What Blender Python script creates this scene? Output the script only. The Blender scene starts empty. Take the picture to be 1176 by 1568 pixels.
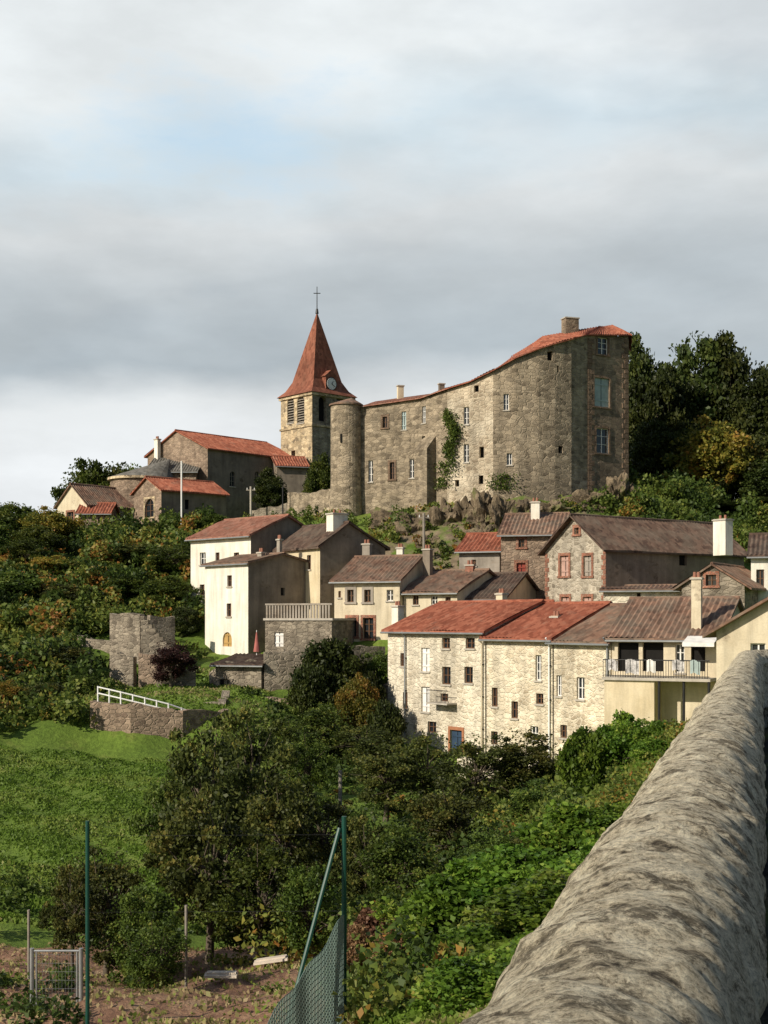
import bpy, math, random
import numpy as np
from mathutils import Vector, noise as mnoise
random.seed(7)
F=2000.0; CU=588.0; HV=950.0
def X(u,d): return (u-CU)*d/F
def Z(v,d): return (HV-v)*d/F
def P(u,v,d): return Vector((X(u,d),d,Z(v,d)))
scene=bpy.context.scene
# ------------------------------------------------------------------ materials
MAT={}
def newmat(name):
    m=bpy.data.materials.new(name); m.use_nodes=True
    nt=m.node_tree; b=nt.nodes['Principled BSDF']; MAT[name]=m
    b.inputs['Specular IOR Level'].default_value=0.2
    return m,nt,b
def ND(nt,t,**k):
    n=nt.nodes.new(t)
    for a,v in k.items():
        if a.startswith('_'):
            n.inputs[a[1:].replace('_',' ')].default_value=v
        else: setattr(n,a,v)
    return n
def ramp(nt,fac,stops,interp='LINEAR'):
    r=nt.nodes.new('ShaderNodeValToRGB'); cr=r.color_ramp; cr.interpolation=interp
    while len(cr.elements)<len(stops): cr.elements.new(0.5)
    for e,(p,c) in zip(cr.elements,stops):
        e.position=p; e.color=(c[0],c[1],c[2],1) if hasattr(c,'__len__') else (c,c,c,1)
    nt.links.new(fac,r.inputs[0]); return r.outputs[0]
def mix(nt,fac,a,b,mode='MIX'):
    n=nt.nodes.new('ShaderNodeMix'); n.data_type='RGBA'; n.blend_type=mode
    for s,v in ((0,fac),(6,a),(7,b)):
        if hasattr(v,'is_linked'): nt.links.new(v,n.inputs[s])
        elif s==0: n.inputs[0].default_value=v
        else: n.inputs[s].default_value=(v[0],v[1],v[2],1)
    return n.outputs[2]
def uvmap(nt,sx,sy,distort=0.0,dscale=3.0,obj=False):
    tc=nt.nodes.new('ShaderNodeTexCoord'); src=tc.outputs['Object' if obj else 'UV']
    if distort:
        nz=ND(nt,'ShaderNodeTexNoise',_Scale=dscale,_Detail=2.0); nt.links.new(src,nz.inputs['Vector'])
        va=ND(nt,'ShaderNodeVectorMath',operation='SCALE'); va.inputs['Scale'].default_value=distort
        nt.links.new(nz.outputs['Color'],va.inputs[0])
        vb=ND(nt,'ShaderNodeVectorMath',operation='ADD'); nt.links.new(src,vb.inputs[0]); nt.links.new(va.outputs[0],vb.inputs[1]); src=vb.outputs[0]
    mp=nt.nodes.new('ShaderNodeMapping'); mp.inputs['Scale'].default_value=(sx,sy,1 if not obj else sx)
    nt.links.new(src,mp.inputs['Vector']); return mp.outputs[0]
def noise(nt,vec,scale,detail=4.0,rough=0.6):
    n=ND(nt,'ShaderNodeTexNoise',_Scale=scale,_Detail=detail,_Roughness=rough); nt.links.new(vec,n.inputs['Vector']); return n.outputs['Fac']
def bump(nt,b,h,strength,dist):
    n=ND(nt,'ShaderNodeBump',_Strength=strength,_Distance=dist); nt.links.new(h,n.inputs['Height']); nt.links.new(n.outputs[0],b.inputs['Normal'])
def masonry(name,cols,mortar,w=0.4,h=0.22,stain=(0.55,1.15),mw=0.1,patch=None,pamt=(0.5,0.62)):
    m,nt,b=newmat(name)
    raw=uvmap(nt,1,1)
    mp=uvmap(nt,1/w,1/h,0.12,2.5)
    vo=ND(nt,'ShaderNodeTexVoronoi',_Scale=1.0,_Randomness=0.85); nt.links.new(mp,vo.inputs['Vector'])
    sp=nt.nodes.new('ShaderNodeSeparateColor'); nt.links.new(vo.outputs['Color'],sp.inputs[0])
    n=len(cols); c=ramp(nt,sp.outputs[0],[(i/(n-1),cc) for i,cc in enumerate(cols)])
    ve=ND(nt,'ShaderNodeTexVoronoi',feature='DISTANCE_TO_EDGE',_Scale=1.0,_Randomness=0.85); nt.links.new(mp,ve.inputs['Vector'])
    mm=ramp(nt,ve.outputs['Distance'],[(0.0,1.0),(mw,0.0)])
    c=mix(nt,mm,c,mortar)
    if patch:
        pn=noise(nt,raw,0.33,6,0.65); pm=ramp(nt,pn,[(pamt[0],0.0),(pamt[1],0.85)])
        c=mix(nt,pm,c,patch)
    big=noise(nt,raw,0.22,5,0.65); st=ramp(nt,big,[(0.3,stain[0]),(0.7,stain[1])])
    c=mix(nt,1.0,c,st,'MULTIPLY')
    med=noise(nt,raw,1.1,5,0.7); c=mix(nt,1.0,c,ramp(nt,med,[(0.32,0.76),(0.62,1.12)]),'MULTIPLY')
    sv=uvmap(nt,1.3,0.12); stn=noise(nt,sv,1.0,4,0.6); st2=ramp(nt,stn,[(0.35,0.76),(0.6,1.06)])
    c=mix(nt,1.0,c,st2,'MULTIPLY')
    fine=noise(nt,raw,9,3,0.7); f2=ramp(nt,fine,[(0.3,0.8),(0.7,1.18)])
    c=mix(nt,1.0,c,f2,'MULTIPLY')
    nt.links.new(c,b.inputs['Base Color']); b.inputs['Roughness'].default_value=0.95
    ad=ND(nt,'ShaderNodeMath',operation='SUBTRACT'); nt.links.new(fine,ad.inputs[0]); nt.links.new(mm,ad.inputs[1])
    bump(nt,b,ad.outputs[0],0.8,0.05)
def plaster(name,c1,c2,stone=None,amt=(0.56,0.62)):
    m,nt,b=newmat(name); raw=uvmap(nt,1,1)
    n1=noise(nt,raw,0.6,6,0.65); c=ramp(nt,n1,[(0.35,c1),(0.68,c2)])
    sv=uvmap(nt,2.2,0.25); s=ramp(nt,noise(nt,sv,1.0,4,0.6),[(0.33,0.78),(0.58,1.03)]); c=mix(nt,1.0,c,s,'MULTIPLY')
    f=noise(nt,raw,12,3,0.7); c=mix(nt,1.0,c,ramp(nt,f,[(0.3,0.9),(0.7,1.05)]),'MULTIPLY')
    if stone:
        pm=ramp(nt,noise(nt,raw,0.45,7,0.7),[(amt[0],0.0),(amt[1],1.0)])
        vo=ND(nt,'ShaderNodeTexVoronoi',_Scale=1.0); nt.links.new(uvmap(nt,3,5,0.1),vo.inputs['Vector'])
        sp=nt.nodes.new('ShaderNodeSeparateColor'); nt.links.new(vo.outputs['Color'],sp.inputs[0])
        sc=ramp(nt,sp.outputs[0],[(0.0,[q*0.6 for q in stone]),(1.0,[q*1.25 for q in stone])])
        c=mix(nt,pm,c,sc)
    nt.links.new(c,b.inputs['Base Color']); b.inputs['Roughness'].default_value=0.93
    bump(nt,b,f,0.5,0.03)
def tiles(name,c1,c2,c3,lich=(0.2,0.17,0.13),la=(0.5,0.75)):
    m,nt,b=newmat(name); mp=uvmap(nt,1/0.25,1/0.38,0.05); raw=uvmap(nt,1,1)
    vo=ND(nt,'ShaderNodeTexVoronoi',_Scale=1.0,_Randomness=0.5); nt.links.new(mp,vo.inputs['Vector'])
    sp=nt.nodes.new('ShaderNodeSeparateColor'); nt.links.new(vo.outputs['Color'],sp.inputs[0])
    c=ramp(nt,sp.outputs[0],[(0.0,c1),(0.5,c2),(1.0,c3)])
    c=mix(nt,ramp(nt,noise(nt,raw,0.7,6,0.7),[(la[0],0.0),(la[1],0.9)]),c,lich)
    c=mix(nt,1.0,c,ramp(nt,noise(nt,raw,0.25,4,0.6),[(0.3,0.72),(0.7,1.18)]),'MULTIPLY')
    wv=ND(nt,'ShaderNodeTexWave',wave_type='BANDS',bands_direction='Y',wave_profile='SAW',_Scale=0.42,_Distortion=0.3); nt.links.new(raw,wv.inputs['Vector'])
    nt.links.new(c,b.inputs['Base Color']); b.inputs['Roughness'].default_value=0.9
    bump(nt,b,wv.outputs['Fac'],0.6,0.05)
def simple(name,col,rough=0.8,metal=0.0,var=0.2,sc=2.0):
    m,nt,b=newmat(name); mp=uvmap(nt,1,1,obj=True)
    f=noise(nt,mp,sc,5,0.7); c=ramp(nt,f,[(0.3,[q*(1-var) for q in col]),(0.7,[min(1,q*(1+var)) for q in col])])
    nt.links.new(c,b.inputs['Base Color']); b.inputs['Roughness'].default_value=rough; b.inputs['Metallic'].default_value=metal
def leafmat(name,stops,trans=0.35,gain=1.0):
    m,nt,b=newmat(name)
    at=ND(nt,'ShaderNodeAttribute',attribute_name='tint')
    oi=nt.nodes.new('ShaderNodeObjectInfo')
    c=ramp(nt,at.outputs['Fac'],[(p,tuple(q*gain for q in cc)) for p,cc in stops])
    hs=ND(nt,'ShaderNodeHueSaturation'); 
    mr=ND(nt,'ShaderNodeMapRange'); mr.inputs['To Min'].default_value=0.75; mr.inputs['To Max'].default_value=1.3
    mh=ND(nt,'ShaderNodeMapRange'); mh.inputs['To Min'].default_value=0.485; mh.inputs['To Max'].default_value=0.51
    nt.links.new(oi.outputs['Random'],mr.inputs[0]); nt.links.new(mr.outputs[0],hs.inputs['Value']); nt.links.new(oi.outputs['Random'],mh.inputs[0]); nt.links.new(mh.outputs[0],hs.inputs['Hue']); nt.links.new(c,hs.inputs['Color'])
    nt.links.new(hs.outputs[0],b.inputs['Base Color']); b.inputs['Roughness'].default_value=0.5
    tr=nt.nodes.new('ShaderNodeBsdfTranslucent'); nt.links.new(hs.outputs[0],tr.inputs['Color'])
    mx=nt.nodes.new('ShaderNodeMixShader'); mx.inputs[0].default_value=trans
    nt.links.new(b.outputs[0],mx.inputs[1]); nt.links.new(tr.outputs[0],mx.inputs[2])
    nt.links.new(mx.outputs[0],nt.nodes['Material Output'].inputs['Surface'])

masonry('stone_castle',[(0.15,0.12,0.085),(0.31,0.25,0.175),(0.40,0.325,0.23),(0.22,0.18,0.13),(0.47,0.385,0.275)],(0.34,0.275,0.195),0.55,0.3,(0.66,1.2),0.08,patch=(0.46,0.375,0.265),pamt=(0.55,0.72))
masonry('stone_castle_pale',[(0.30,0.235,0.165),(0.48,0.39,0.28),(0.57,0.475,0.35),(0.34,0.265,0.185)],(0.60,0.51,0.375),0.5,0.3,(0.7,1.2),0.12,patch=(0.68,0.59,0.45),pamt=(0.5,0.6))
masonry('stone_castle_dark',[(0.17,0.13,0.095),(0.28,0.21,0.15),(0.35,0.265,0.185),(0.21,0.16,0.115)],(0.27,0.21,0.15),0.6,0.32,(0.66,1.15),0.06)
masonry('stone_quoin',[(0.27,0.18,0.12),(0.19,0.13,0.09),(0.33,0.225,0.155)],(0.22,0.165,0.12),0.6,0.4,(0.7,1.1),0.05)
masonry('stone_church',[(0.34,0.26,0.165),(0.58,0.45,0.28),(0.66,0.53,0.345),(0.19,0.145,0.10)],(0.54,0.44,0.29),0.6,0.36,(0.8,1.15),0.07)
masonry('stone_grey',[(0.15,0.125,0.095),(0.29,0.245,0.185),(0.39,0.335,0.255),(0.2,0.17,0.13)],(0.33,0.275,0.21),0.42,0.24,(0.65,1.15),0.1)
masonry('stone_rose',[(0.21,0.15,0.11),(0.34,0.25,0.18),(0.42,0.31,0.225)],(0.34,0.26,0.19),0.42,0.24,(0.62,1.15),0.1)
masonry('stone_cream',[(0.40,0.34,0.25),(0.62,0.54,0.41),(0.72,0.645,0.505),(0.47,0.40,0.295)],(0.72,0.645,0.505),0.45,0.27,(0.84,1.1),0.14,patch=(0.76,0.69,0.55),pamt=(0.44,0.62))
masonry('stone_cream2',[(0.42,0.345,0.24),(0.65,0.55,0.395),(0.73,0.64,0.48),(0.49,0.405,0.285)],(0.76,0.67,0.51),0.4,0.24,(0.85,1.1),0.14,patch=(0.78,0.70,0.54),pamt=(0.46,0.66))
masonry('stone_gable',[(0.21,0.18,0.135),(0.38,0.33,0.255),(0.48,0.425,0.335),(0.28,0.235,0.18)],(0.52,0.46,0.365),0.45,0.3,(0.82,1.12),0.16)
masonry('brick_red',[(0.34,0.13,0.085),(0.42,0.19,0.12),(0.28,0.12,0.08)],(0.4,0.28,0.21),0.22,0.09,(0.8,1.1),0.1)
plaster('plaster_white',(0.72,0.67,0.56),(0.84,0.80,0.70))
plaster('plaster_cream',(0.56,0.475,0.335),(0.70,0.615,0.455),stone=(0.40,0.325,0.23),amt=(0.57,0.66))
plaster('plaster_yellow',(0.58,0.48,0.31),(0.70,0.60,0.42))
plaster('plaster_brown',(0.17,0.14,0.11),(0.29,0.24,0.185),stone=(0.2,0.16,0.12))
plaster('plaster_grey',(0.27,0.235,0.195),(0.42,0.37,0.31),stone=(0.28,0.23,0.18))
tiles('tiles_red',(0.21,0.065,0.038),(0.30,0.098,0.058),(0.38,0.145,0.088),la=(0.54,0.88))
tiles('tiles_rose',(0.23,0.10,0.068),(0.31,0.14,0.095),(0.38,0.19,0.135),la=(0.5,0.8))
tiles('tiles_brown',(0.12,0.07,0.05),(0.21,0.12,0.082),(0.29,0.175,0.12),la=(0.42,0.7))
tiles('tiles_dark',(0.06,0.038,0.03),(0.105,0.067,0.05),(0.15,0.098,0.073),lich=(0.14,0.115,0.09),la=(0.45,0.7))
tiles('tiles_stone',(0.11,0.105,0.09),(0.165,0.155,0.135),(0.22,0.205,0.18))
tiles('spire_red',(0.16,0.058,0.036),(0.23,0.085,0.052),(0.28,0.11,0.07),lich=(0.17,0.085,0.055),la=(.5,.8))
simple('wood_white',(0.72,0.70,0.66),0.6); simple('wood_grey',(0.25,0.22,0.18),0.8); simple('wood_brown',(0.13,0.07,0.04),0.7)
simple('wood_yellow',(0.42,0.27,0.10),0.7); simple('shutter_red',(0.24,0.05,0.035),0.6); simple('shutter_blue',(0.33,0.40,0.39),0.6); simple('shutter_pink',(0.42,0.27,0.22),0.7)
simple('door_blue',(0.035,0.06,0.10),0.5); simple('orange_paint',(0.34,0.15,0.08),0.6)
simple('iron_dark',(0.03,0.03,0.03),0.5,0.5); simple('galvanised',(0.30,0.31,0.31),0.5,0.6); simple('fence_green',(0.012,0.06,0.045),0.4,0,0.1)
simple('net_green',(0.14,0.2,0.18),0.6); simple('cloth_mix',(0.45,0.43,0.42),0.9,0,0.9,3.0); simple('cloth_pink',(0.38,0.13,0.11),0.9)
simple('concrete',(0.42,0.38,0.32),0.9); simple('paint_white',(0.78,0.77,0.74),0.5,0,0.05); simple('void_dark',(0.012,0.011,0.010),0.9)
simple('bark',(0.11,0.088,0.065),0.95,0,0.4,6); simple('planks',(0.5,0.43,0.35),0.8)
m,nt,b=newmat('glass_dark'); b.inputs['Base Color'].default_value=(0.018,0.022,0.026,1); b.inputs['Roughness'].default_value=0.12; b.inputs['Specular IOR Level'].default_value=0.5
leafmat('leaf_green',[(0.0,(0.025,0.042,0.008)),(0.45,(0.066,0.10,0.016)),(0.8,(0.12,0.16,0.028)),(1.0,(0.21,0.22,0.045))])
leafmat('leaf_olive',[(0.0,(0.026,0.036,0.010)),(0.5,(0.072,0.088,0.02)),(0.85,(0.13,0.14,0.032)),(1.0,(0.23,0.20,0.05))])
leafmat('leaf_bright',[(0.0,(0.035,0.08,0.010)),(0.5,(0.10,0.18,0.02)),(0.85,(0.18,0.28,0.035)),(1.0,(0.28,0.33,0.06))],0.4)
leafmat('leaf_dark',[(0.0,(0.015,0.024,0.007)),(0.5,(0.038,0.054,0.012)),(1.0,(0.085,0.10,0.022))],0.28)
leafmat('leaf_autumn',[(0.0,(0.06,0.08,0.013)),(0.4,(0.16,0.16,0.027)),(0.75,(0.27,0.20,0.033)),(1.0,(0.30,0.15,0.035))])
leafmat('leaf_dry',[(0.0,(0.10,0.055,0.03)),(0.5,(0.22,0.12,0.065)),(1.0,(0.32,0.2,0.11))])
leafmat('leaf_plum',[(0.0,(0.035,0.017,0.014)),(1.0,(0.09,0.045,0.035))])
leafmat('leaf_hill',[(0.0,(0.020,0.036,0.009)),(0.35,(0.060,0.094,0.018)),(0.62,(0.12,0.155,0.03)),(0.82,(0.19,0.205,0.043)),(0.94,(0.25,0.18,0.037)),(1.0,(0.27,0.12,0.03))],gain=1.08)
leafmat('grass_blade',[(0.0,(0.065,0.115,0.016)),(0.5,(0.12,0.19,0.026)),(0.85,(0.18,0.225,0.045)),(1.0,(0.34,0.26,0.14))],gain=1.0)
# parapet material
m,nt,b=newmat('parapet_stone'); mp=uvmap(nt,1,1,obj=True)
dm=uvmap(nt,1,1,0.16,6,obj=True)
n1=noise(nt,dm,10,12,0.8); c=ramp(nt,n1,[(0.36,(0.07,0.055,0.038)),(0.43,(0.28,0.235,0.16)),(0.48,(0.58,0.50,0.355)),(0.58,(0.78,0.70,0.52)),(0.75,(0.84,0.78,0.62))])
n2=noise(nt,mp,4.2,10,0.8); c=mix(nt,ramp(nt,n2,[(0.55,0.0),(0.585,0.8)]),c,(0.12,0.098,0.065))
n3=noise(nt,mp,60,6,0.8); c=mix(nt,1.0,c,ramp(nt,n3,[(0.36,0.42),(0.54,1.1)]),'MULTIPLY')
nt.links.new(c,b.inputs['Base Color']); b.inputs['Roughness'].default_value=0.95
ad=ND(nt,'ShaderNodeMath',operation='ADD'); nt.links.new(n1,ad.inputs[0]); nt.links.new(n3,ad.inputs[1]); bump(nt,b,ad.outputs[0],0.9,0.025)
# terrain material
m,nt,b=newmat('terrain'); mp=uvmap(nt,1,1,obj=True)
n1=noise(nt,mp,0.35,6,0.65); n2=noise(nt,mp,3.5,5,0.7)
g=ramp(nt,n1,[(0.3,(0.085,0.14,0.02)),(0.55,(0.13,0.195,0.03)),(0.7,(0.19,0.215,0.05))])
g=mix(nt,1.0,g,ramp(nt,n2,[(0.3,0.65),(0.7,1.22)]),'MULTIPLY')
so=ramp(nt,noise(nt,mp,1.3,7,0.7),[(0.3,(0.12,0.062,0.040)),(0.5,(0.24,0.135,0.085)),(0.7,(0.36,0.25,0.155))])
ro=ramp(nt,noise(nt,mp,0.9,8,0.7),[(0.3,(0.09,0.07,0.045)),(0.5,(0.2,0.155,0.10)),(0.7,(0.32,0.25,0.165))])
a1=ND(nt,'ShaderNodeAttribute',attribute_name='soil'); a2=ND(nt,'ShaderNodeAttribute',attribute_name='rock'); a3=ND(nt,'ShaderNodeAttribute',attribute_name='road')
def thr(a):
    s=ND(nt,'ShaderNodeMath',operation='ADD'); nt.links.new(a.outputs['Fac'],s.inputs[0]); nt.links.new(n1,s.inputs[1]); return ramp(nt,s.outputs[0],[(0.85,0.0),(1.05,1.0)])
c=mix(nt,thr(a1),g,so); c=mix(nt,thr(a2),c,ro); c=mix(nt,a3.outputs['Fac'],c,(0.05,0.05,0.05))
nt.links.new(c,b.inputs['Base Color']); b.inputs['Roughness'].default_value=1.0; bump(nt,b,n2,0.8,0.15)

# ------------------------------------------------------------------ terrain
A_=[]
for u,v,d in [(588,1568,20),(588,1480,28),(640,1400,38),(750,1270,50),(880,1210,60),(500,1440,38),(400,1480,32),(200,1500,30),(0,1530,25),
 (0,1420,40),(100,1340,48),(0,1270,55),(100,1215,62),(0,1190,66),(150,1165,71),(250,1190,67),(400,1195,68),(550,1190,70),(480,1110,78),
 (100,1140,74.5),(145,1150,74.5),(200,1152,74.2),(280,1160,74.2),(340,1165,74.2),(150,1070,78),(200,1076,78),(280,1086,78),(340,1084,78.5),
 (250,1078,80),(180,1066,82),(300,1055,84),(60,1085,80),(10,1110,76),(420,1080,82),(200,1000,93),(120,995,93),(330,1002,97),(440,1000,94),(560,1010,90),
 (200,1055,87),(130,1050,86),(260,1050,88),
 (600,1160,82),(740,1170,76),(850,1180,71),(930,1180,67),(620,950,92),(800,940,94),(900,945,88),(1000,930,90),(1110,915,86),
 (50,950,100),(100,900,108),(30,870,112),(150,850,120),(250,840,119),(380,850,112),(480,830,112),(600,812,111),(700,822,108),(820,820,108),(950,795,110),(1100,830,110),(1176,840,110),
 (520,790,119),(600,786,118.5),(700,772,114),(800,766,112),(900,752,116),(965,738,120),(1050,760,128),
 (100,825,128),(170,810,131),(250,803,129),(345,803,129),(430,790,130),(560,780,128),(800,760,125),(1176,780,135),(980,1200,35),(1040,1115,40),(940,1250,42)]:
    p=P(u,v,d); A_.append((p.x,p.y,p.z))
A_+=[(-9,150,11),(-25,145,10.5),(-35,140,9),(-60,150,8),(0,165,12),(60,160,12),(30,140,12),(-100,200,-5),(100,200,5),(0,260,-12),(-70,100,-2),(-60,50,-10),(-30,20,-9),(-60,10,-10),
 (60,60,-1.5),(60,100,4),(70,130,10),(40,60,-1.8),(20,58,-2.2),(24,50,-2),(-160,100,-12),(-160,0,-14),(160,100,2),(160,0,-3),(0,-60,-4),(-60,-60,-12),(60,-60,-2),(160,220,-8),(-160,240,-14),
 (-4,15,-5.6),(-10,15,-7),(-3,8,-4.8),(-8,0,-5.5),(-3,0,-4),(-4,-10,-4)]
for y in (-10,-4,2,8,14,20,26,32):
    A_.append((0.9+.29*y,y,-1.6)); A_.append((5+.29*y,y,-1.6)); A_.append((12+.29*y,y,-1.7))
    if y>-5: A_.append((-1.6+.29*y,y,-3.6 if y<22 else -3.4))
for y in (38,45): A_.append((11+.3*(y-38),y,-1.9)); A_.append((18+.2*(y-38),y,-1.9))
A_=np.array(A_)
def rbf_fit(pts):
    n=len(pts); D=np.sqrt(((pts[:,None,:2]-pts[None,:,:2])**2).sum(-1))
    K=np.zeros((n+3,n+3)); K[:n,:n]=-D+np.eye(n)*0.25; K[:n,n]=1; K[:n,n+1:n+3]=pts[:,:2]; K[n:,:n]=K[:n,n:].T
    return np.linalg.solve(K,np.concatenate([pts[:,2],[0,0,0]]))
W_=rbf_fit(A_)
def Hn(x,y):
    x=np.asarray(x,float); y=np.asarray(y,float); sh=x.shape; x=x.ravel(); y=y.ravel()
    out=np.zeros(len(x))
    for i in range(0,len(x),20000):
        xx=x[i:i+20000]; yy=y[i:i+20000]
        D=np.sqrt((xx[:,None]-A_[None,:,0])**2+(yy[:,None]-A_[None,:,1])**2)
        out[i:i+20000]=-D@W_[:-3]+W_[-3]+W_[-2]*xx+W_[-1]*yy
    out=np.clip(out,-16,14.5)
    r=np.sqrt(x**2+(y-90)**2); t=np.clip((r-130)/130,0,1); t=t*t*(3-2*t); out=out*(1-t)+(-14)*t
    wob=0.12*np.sin(x*1.3+1.7*np.sin(y*.6))+0.10*np.sin(y*1.7+2*np.sin(x*.45))+0.07*np.sin(x*3.1+y*2.3)
    onroad=(x>(-0.2+.29*y))&(y<34); out=out+np.where(onroad,0,wob)*(1-t)
    return out.reshape(sh)
def H(x,y): return float(Hn(np.array([x]),np.array([y]))[0])
def axis(lo,hi,st):
    a=list(np.arange(lo,hi,st)); g=st
    b=hi
    while b<3000: a.append(b); g*=1.25; b+=g
    g=st; b=lo-st
    pre=[]
    while b>-3000: pre.append(b); g*=1.25; b-=g
    return np.array(pre[::-1]+a)
xs=axis(-60,60,0.7); ys=axis(-6,165,0.7)
GX,GY=np.meshgrid(xs,ys); GZ=Hn(GX,GY)
nx,ny=len(xs),len(ys)
V=np.stack([GX.ravel(),GY.ravel(),GZ.ravel()],1)
idx=np.arange(nx*ny).reshape(ny,nx)
Q=np.stack([idx[:-1,:-1].ravel(),idx[:-1,1:].ravel(),idx[1:,1:].ravel(),idx[1:,:-1].ravel()],1)
def fastmesh(name,V,Q,mats,midx=None,attrs={}):
    me=bpy.data.meshes.new(name); me.vertices.add(len(V)); me.vertices.foreach_set('co',np.asarray(V,np.float32).ravel())
    me.loops.add(Q.size); me.loops.foreach_set('vertex_index',Q.astype(np.int32).ravel())
    me.polygons.add(len(Q)); me.polygons.foreach_set('loop_start',np.arange(0,Q.size,4,dtype=np.int32))
    for k in mats: me.materials.append(MAT[k])
    if midx is not None: me.polygons.foreach_set('material_index',np.asarray(midx,np.int32))
    for k,(dom,a) in attrs.items():
        at=me.attributes.new(k,'FLOAT',dom); at.data.foreach_set('value',np.asarray(a,np.float32))
    me.update(calc_edges=True); me.validate(); return me
gy,gx=np.gradient(GZ); sl=np.sqrt((gx/np.maximum(np.gradient(xs)[None,:],.1))**2+(gy/np.maximum(np.gradient(ys)[:,None],.1))**2).ravel()
vx,vy=V[:,0],V[:,1]
uu=CU+F*vx/np.maximum(vy,1)
soil=np.where((vy>10)&(vy<38)&(uu<640),0.75,0.0)+np.where((vy<50)&(uu>900),0.3,0)+np.where((vy>78)&(vy<96)&(uu<600),0.25,0)
rock=np.clip((sl-0.55)*1.2,0,0.6)*(vy>96)+0.40*((vy>98)&(uu>560)&(vy<116)&(uu<1000))
road=((vx>(-0.1+.29*vy))&(vx<7+.29*vy)&(vy<48)).astype(float)
me=fastmesh('ground',V,Q,['terrain'],attrs={'soil':('POINT',soil),'rock':('POINT',rock),'road':('POINT',road)})
me.polygons.foreach_set('use_smooth',np.ones(len(Q),bool))
scene.collection.objects.link(bpy.data.objects.new('ground',me))

# ------------------------------------------------------------------ mesh builder
class MB:
    def __init__(s): s.v=[];s.f=[];s.uv=[];s.m=[]
    def poly(s,pts,mat,uv=None):
        n=len(s.v); s.v+=[tuple(p) for p in pts]; s.f.append(tuple(range(n,n+len(pts))))
        if uv is None:
            p0=Vector(pts[0]); ex=(Vector(pts[1])-p0); ex=ex.normalized() if ex.length>1e-6 else Vector((1,0,0))
            nn=ex.cross(Vector(pts[-1])-p0); nn=nn.normalized() if nn.length>1e-9 else Vector((0,0,1)); ey=nn.cross(ex)
            uv=[((Vector(p)-p0).dot(ex)+p0.x*.7,(Vector(p)-p0).dot(ey)+p0.z) for p in pts]
        s.uv+=uv; s.m.append(mat)
    def box(s,o,ex,ey,ez,mat):
        o,ex,ey,ez=map(Vector,(o,ex,ey,ez))
        if ex.cross(ey).dot(ez)<0: ex,ey=ey,ex
        p=[o,o+ex,o+ex+ey,o+ey,o+ez,o+ex+ez,o+ex+ey+ez,o+ey+ez]
        for f in ((3,2,1,0),(4,5,6,7),(0,1,5,4),(1,2,6,5),(2,3,7,6),(3,0,4,7)): s.poly([p[i] for i in f],mat)
    def tube(s,a,b,r0,r1,mat,n=8,cap=True):
        a,b=Vector(a),Vector(b); d=(b-a).normalized(); t=Vector((1,0,0)) if abs(d.x)<.8 else Vector((0,1,0))
        e1=d.cross(t).normalized(); e2=d.cross(e1)
        ra=[a+(e1*math.cos(2*math.pi*i/n)+e2*math.sin(2*math.pi*i/n))*r0 for i in range(n)]
        rb=[b+(e1*math.cos(2*math.pi*i/n)+e2*math.sin(2*math.pi*i/n))*r1 for i in range(n)]
        for i in range(n):
            j=(i+1)%n; L=(b-a).length; w=2*math.pi*r0/n; s.poly([ra[i],ra[j],rb[j],rb[i]],mat,[(i*w,0),((i+1)*w,0),((i+1)*w,L),(i*w,L)])
        if cap: s.poly(rb,mat); s.poly(ra[::-1],mat)
    def obj(s,name,origin=(0,0,0),parent=None):
        keys=sorted(set(s.m)); me=bpy.data.meshes.new(name); o=Vector(origin)
        me.from_pydata([tuple(Vector(v)-o) for v in s.v],[],s.f)
        for k in keys: me.materials.append(MAT[k])
        me.polygons.foreach_set('material_index',[keys.index(k) for k in s.m])
        ul=me.uv_layers.new(name='UVMap'); ul.data.foreach_set('uv',[c for t in s.uv for c in t]); me.update()
        ob=bpy.data.objects.new(name,me); scene.collection.objects.link(ob)
        if parent: ob.parent=parent
        else: ob.location=o
        return ob
class Thing:
    def __init__(s,name,origin): s.name=name; s.o=Vector(origin); s.p={}
    def mb(s,k):
        if k not in s.p: s.p[k]=MB()
        return s.p[k]
    def done(s):
        e=bpy.data.objects.new(s.name,None); e.location=s.o; e.empty_display_size=0.5; scene.collection.objects.link(e)
        for k,m in s.p.items():
            if m.f: m.obj(k,s.o,e)
        return e
FOOT=[]
def roofpatch(mb,eL,eR,rR,rL,mat,th=0.13,amp=0.04,pitch=0.28,rows=5):
    eL,eR,rR,rL=map(Vector,(eL,eR,rR,rL)); W=max((eR-eL).length,(rR-rL).length); n=max(3,int(W/pitch)*4)
    N=(eR-eL).cross(rL-eL); N=N.normalized() if N.length>1e-6 else Vector((0,0,1))
    if N.z<0: N=-N
    SL=((rL+rR)/2-(eL+eR)/2).length; rows=max(2,rows); g=[]; off=random.random()*40
    for j in range(rows+1):
        t=j/rows; row=[]
        for i in range(n+1):
            q=i/n; p=(eL.lerp(eR,q)).lerp(rL.lerp(rR,q),t)
            h=amp*math.cos(2*math.pi*i/4)+0.09*mnoise.noise(Vector((q*W*.35+off,t*2,off)))
            row.append(p+N*h+Vector((0,0,th)))
        g.append(row)
    for j in range(rows):
        for i in range(n):
            a,b2=i*W/n+off,(i+1)*W/n+off; c,d=j*SL/rows,(j+1)*SL/rows
            mb.poly([g[j][i],g[j][i+1],g[j+1][i+1],g[j+1][i]],mat,[(a,c),(b2,c),(b2,d),(a,d)])
    mb.poly([eL,rL,rR,eR],mat); up=Vector((0,0,th))
    mb.poly([eL,eR,eR+up,eL+up],mat); mb.poly([eR,rR,rR+up,eR+up],mat); mb.poly([rL,eL,eL+up,rL+up],mat)
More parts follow.
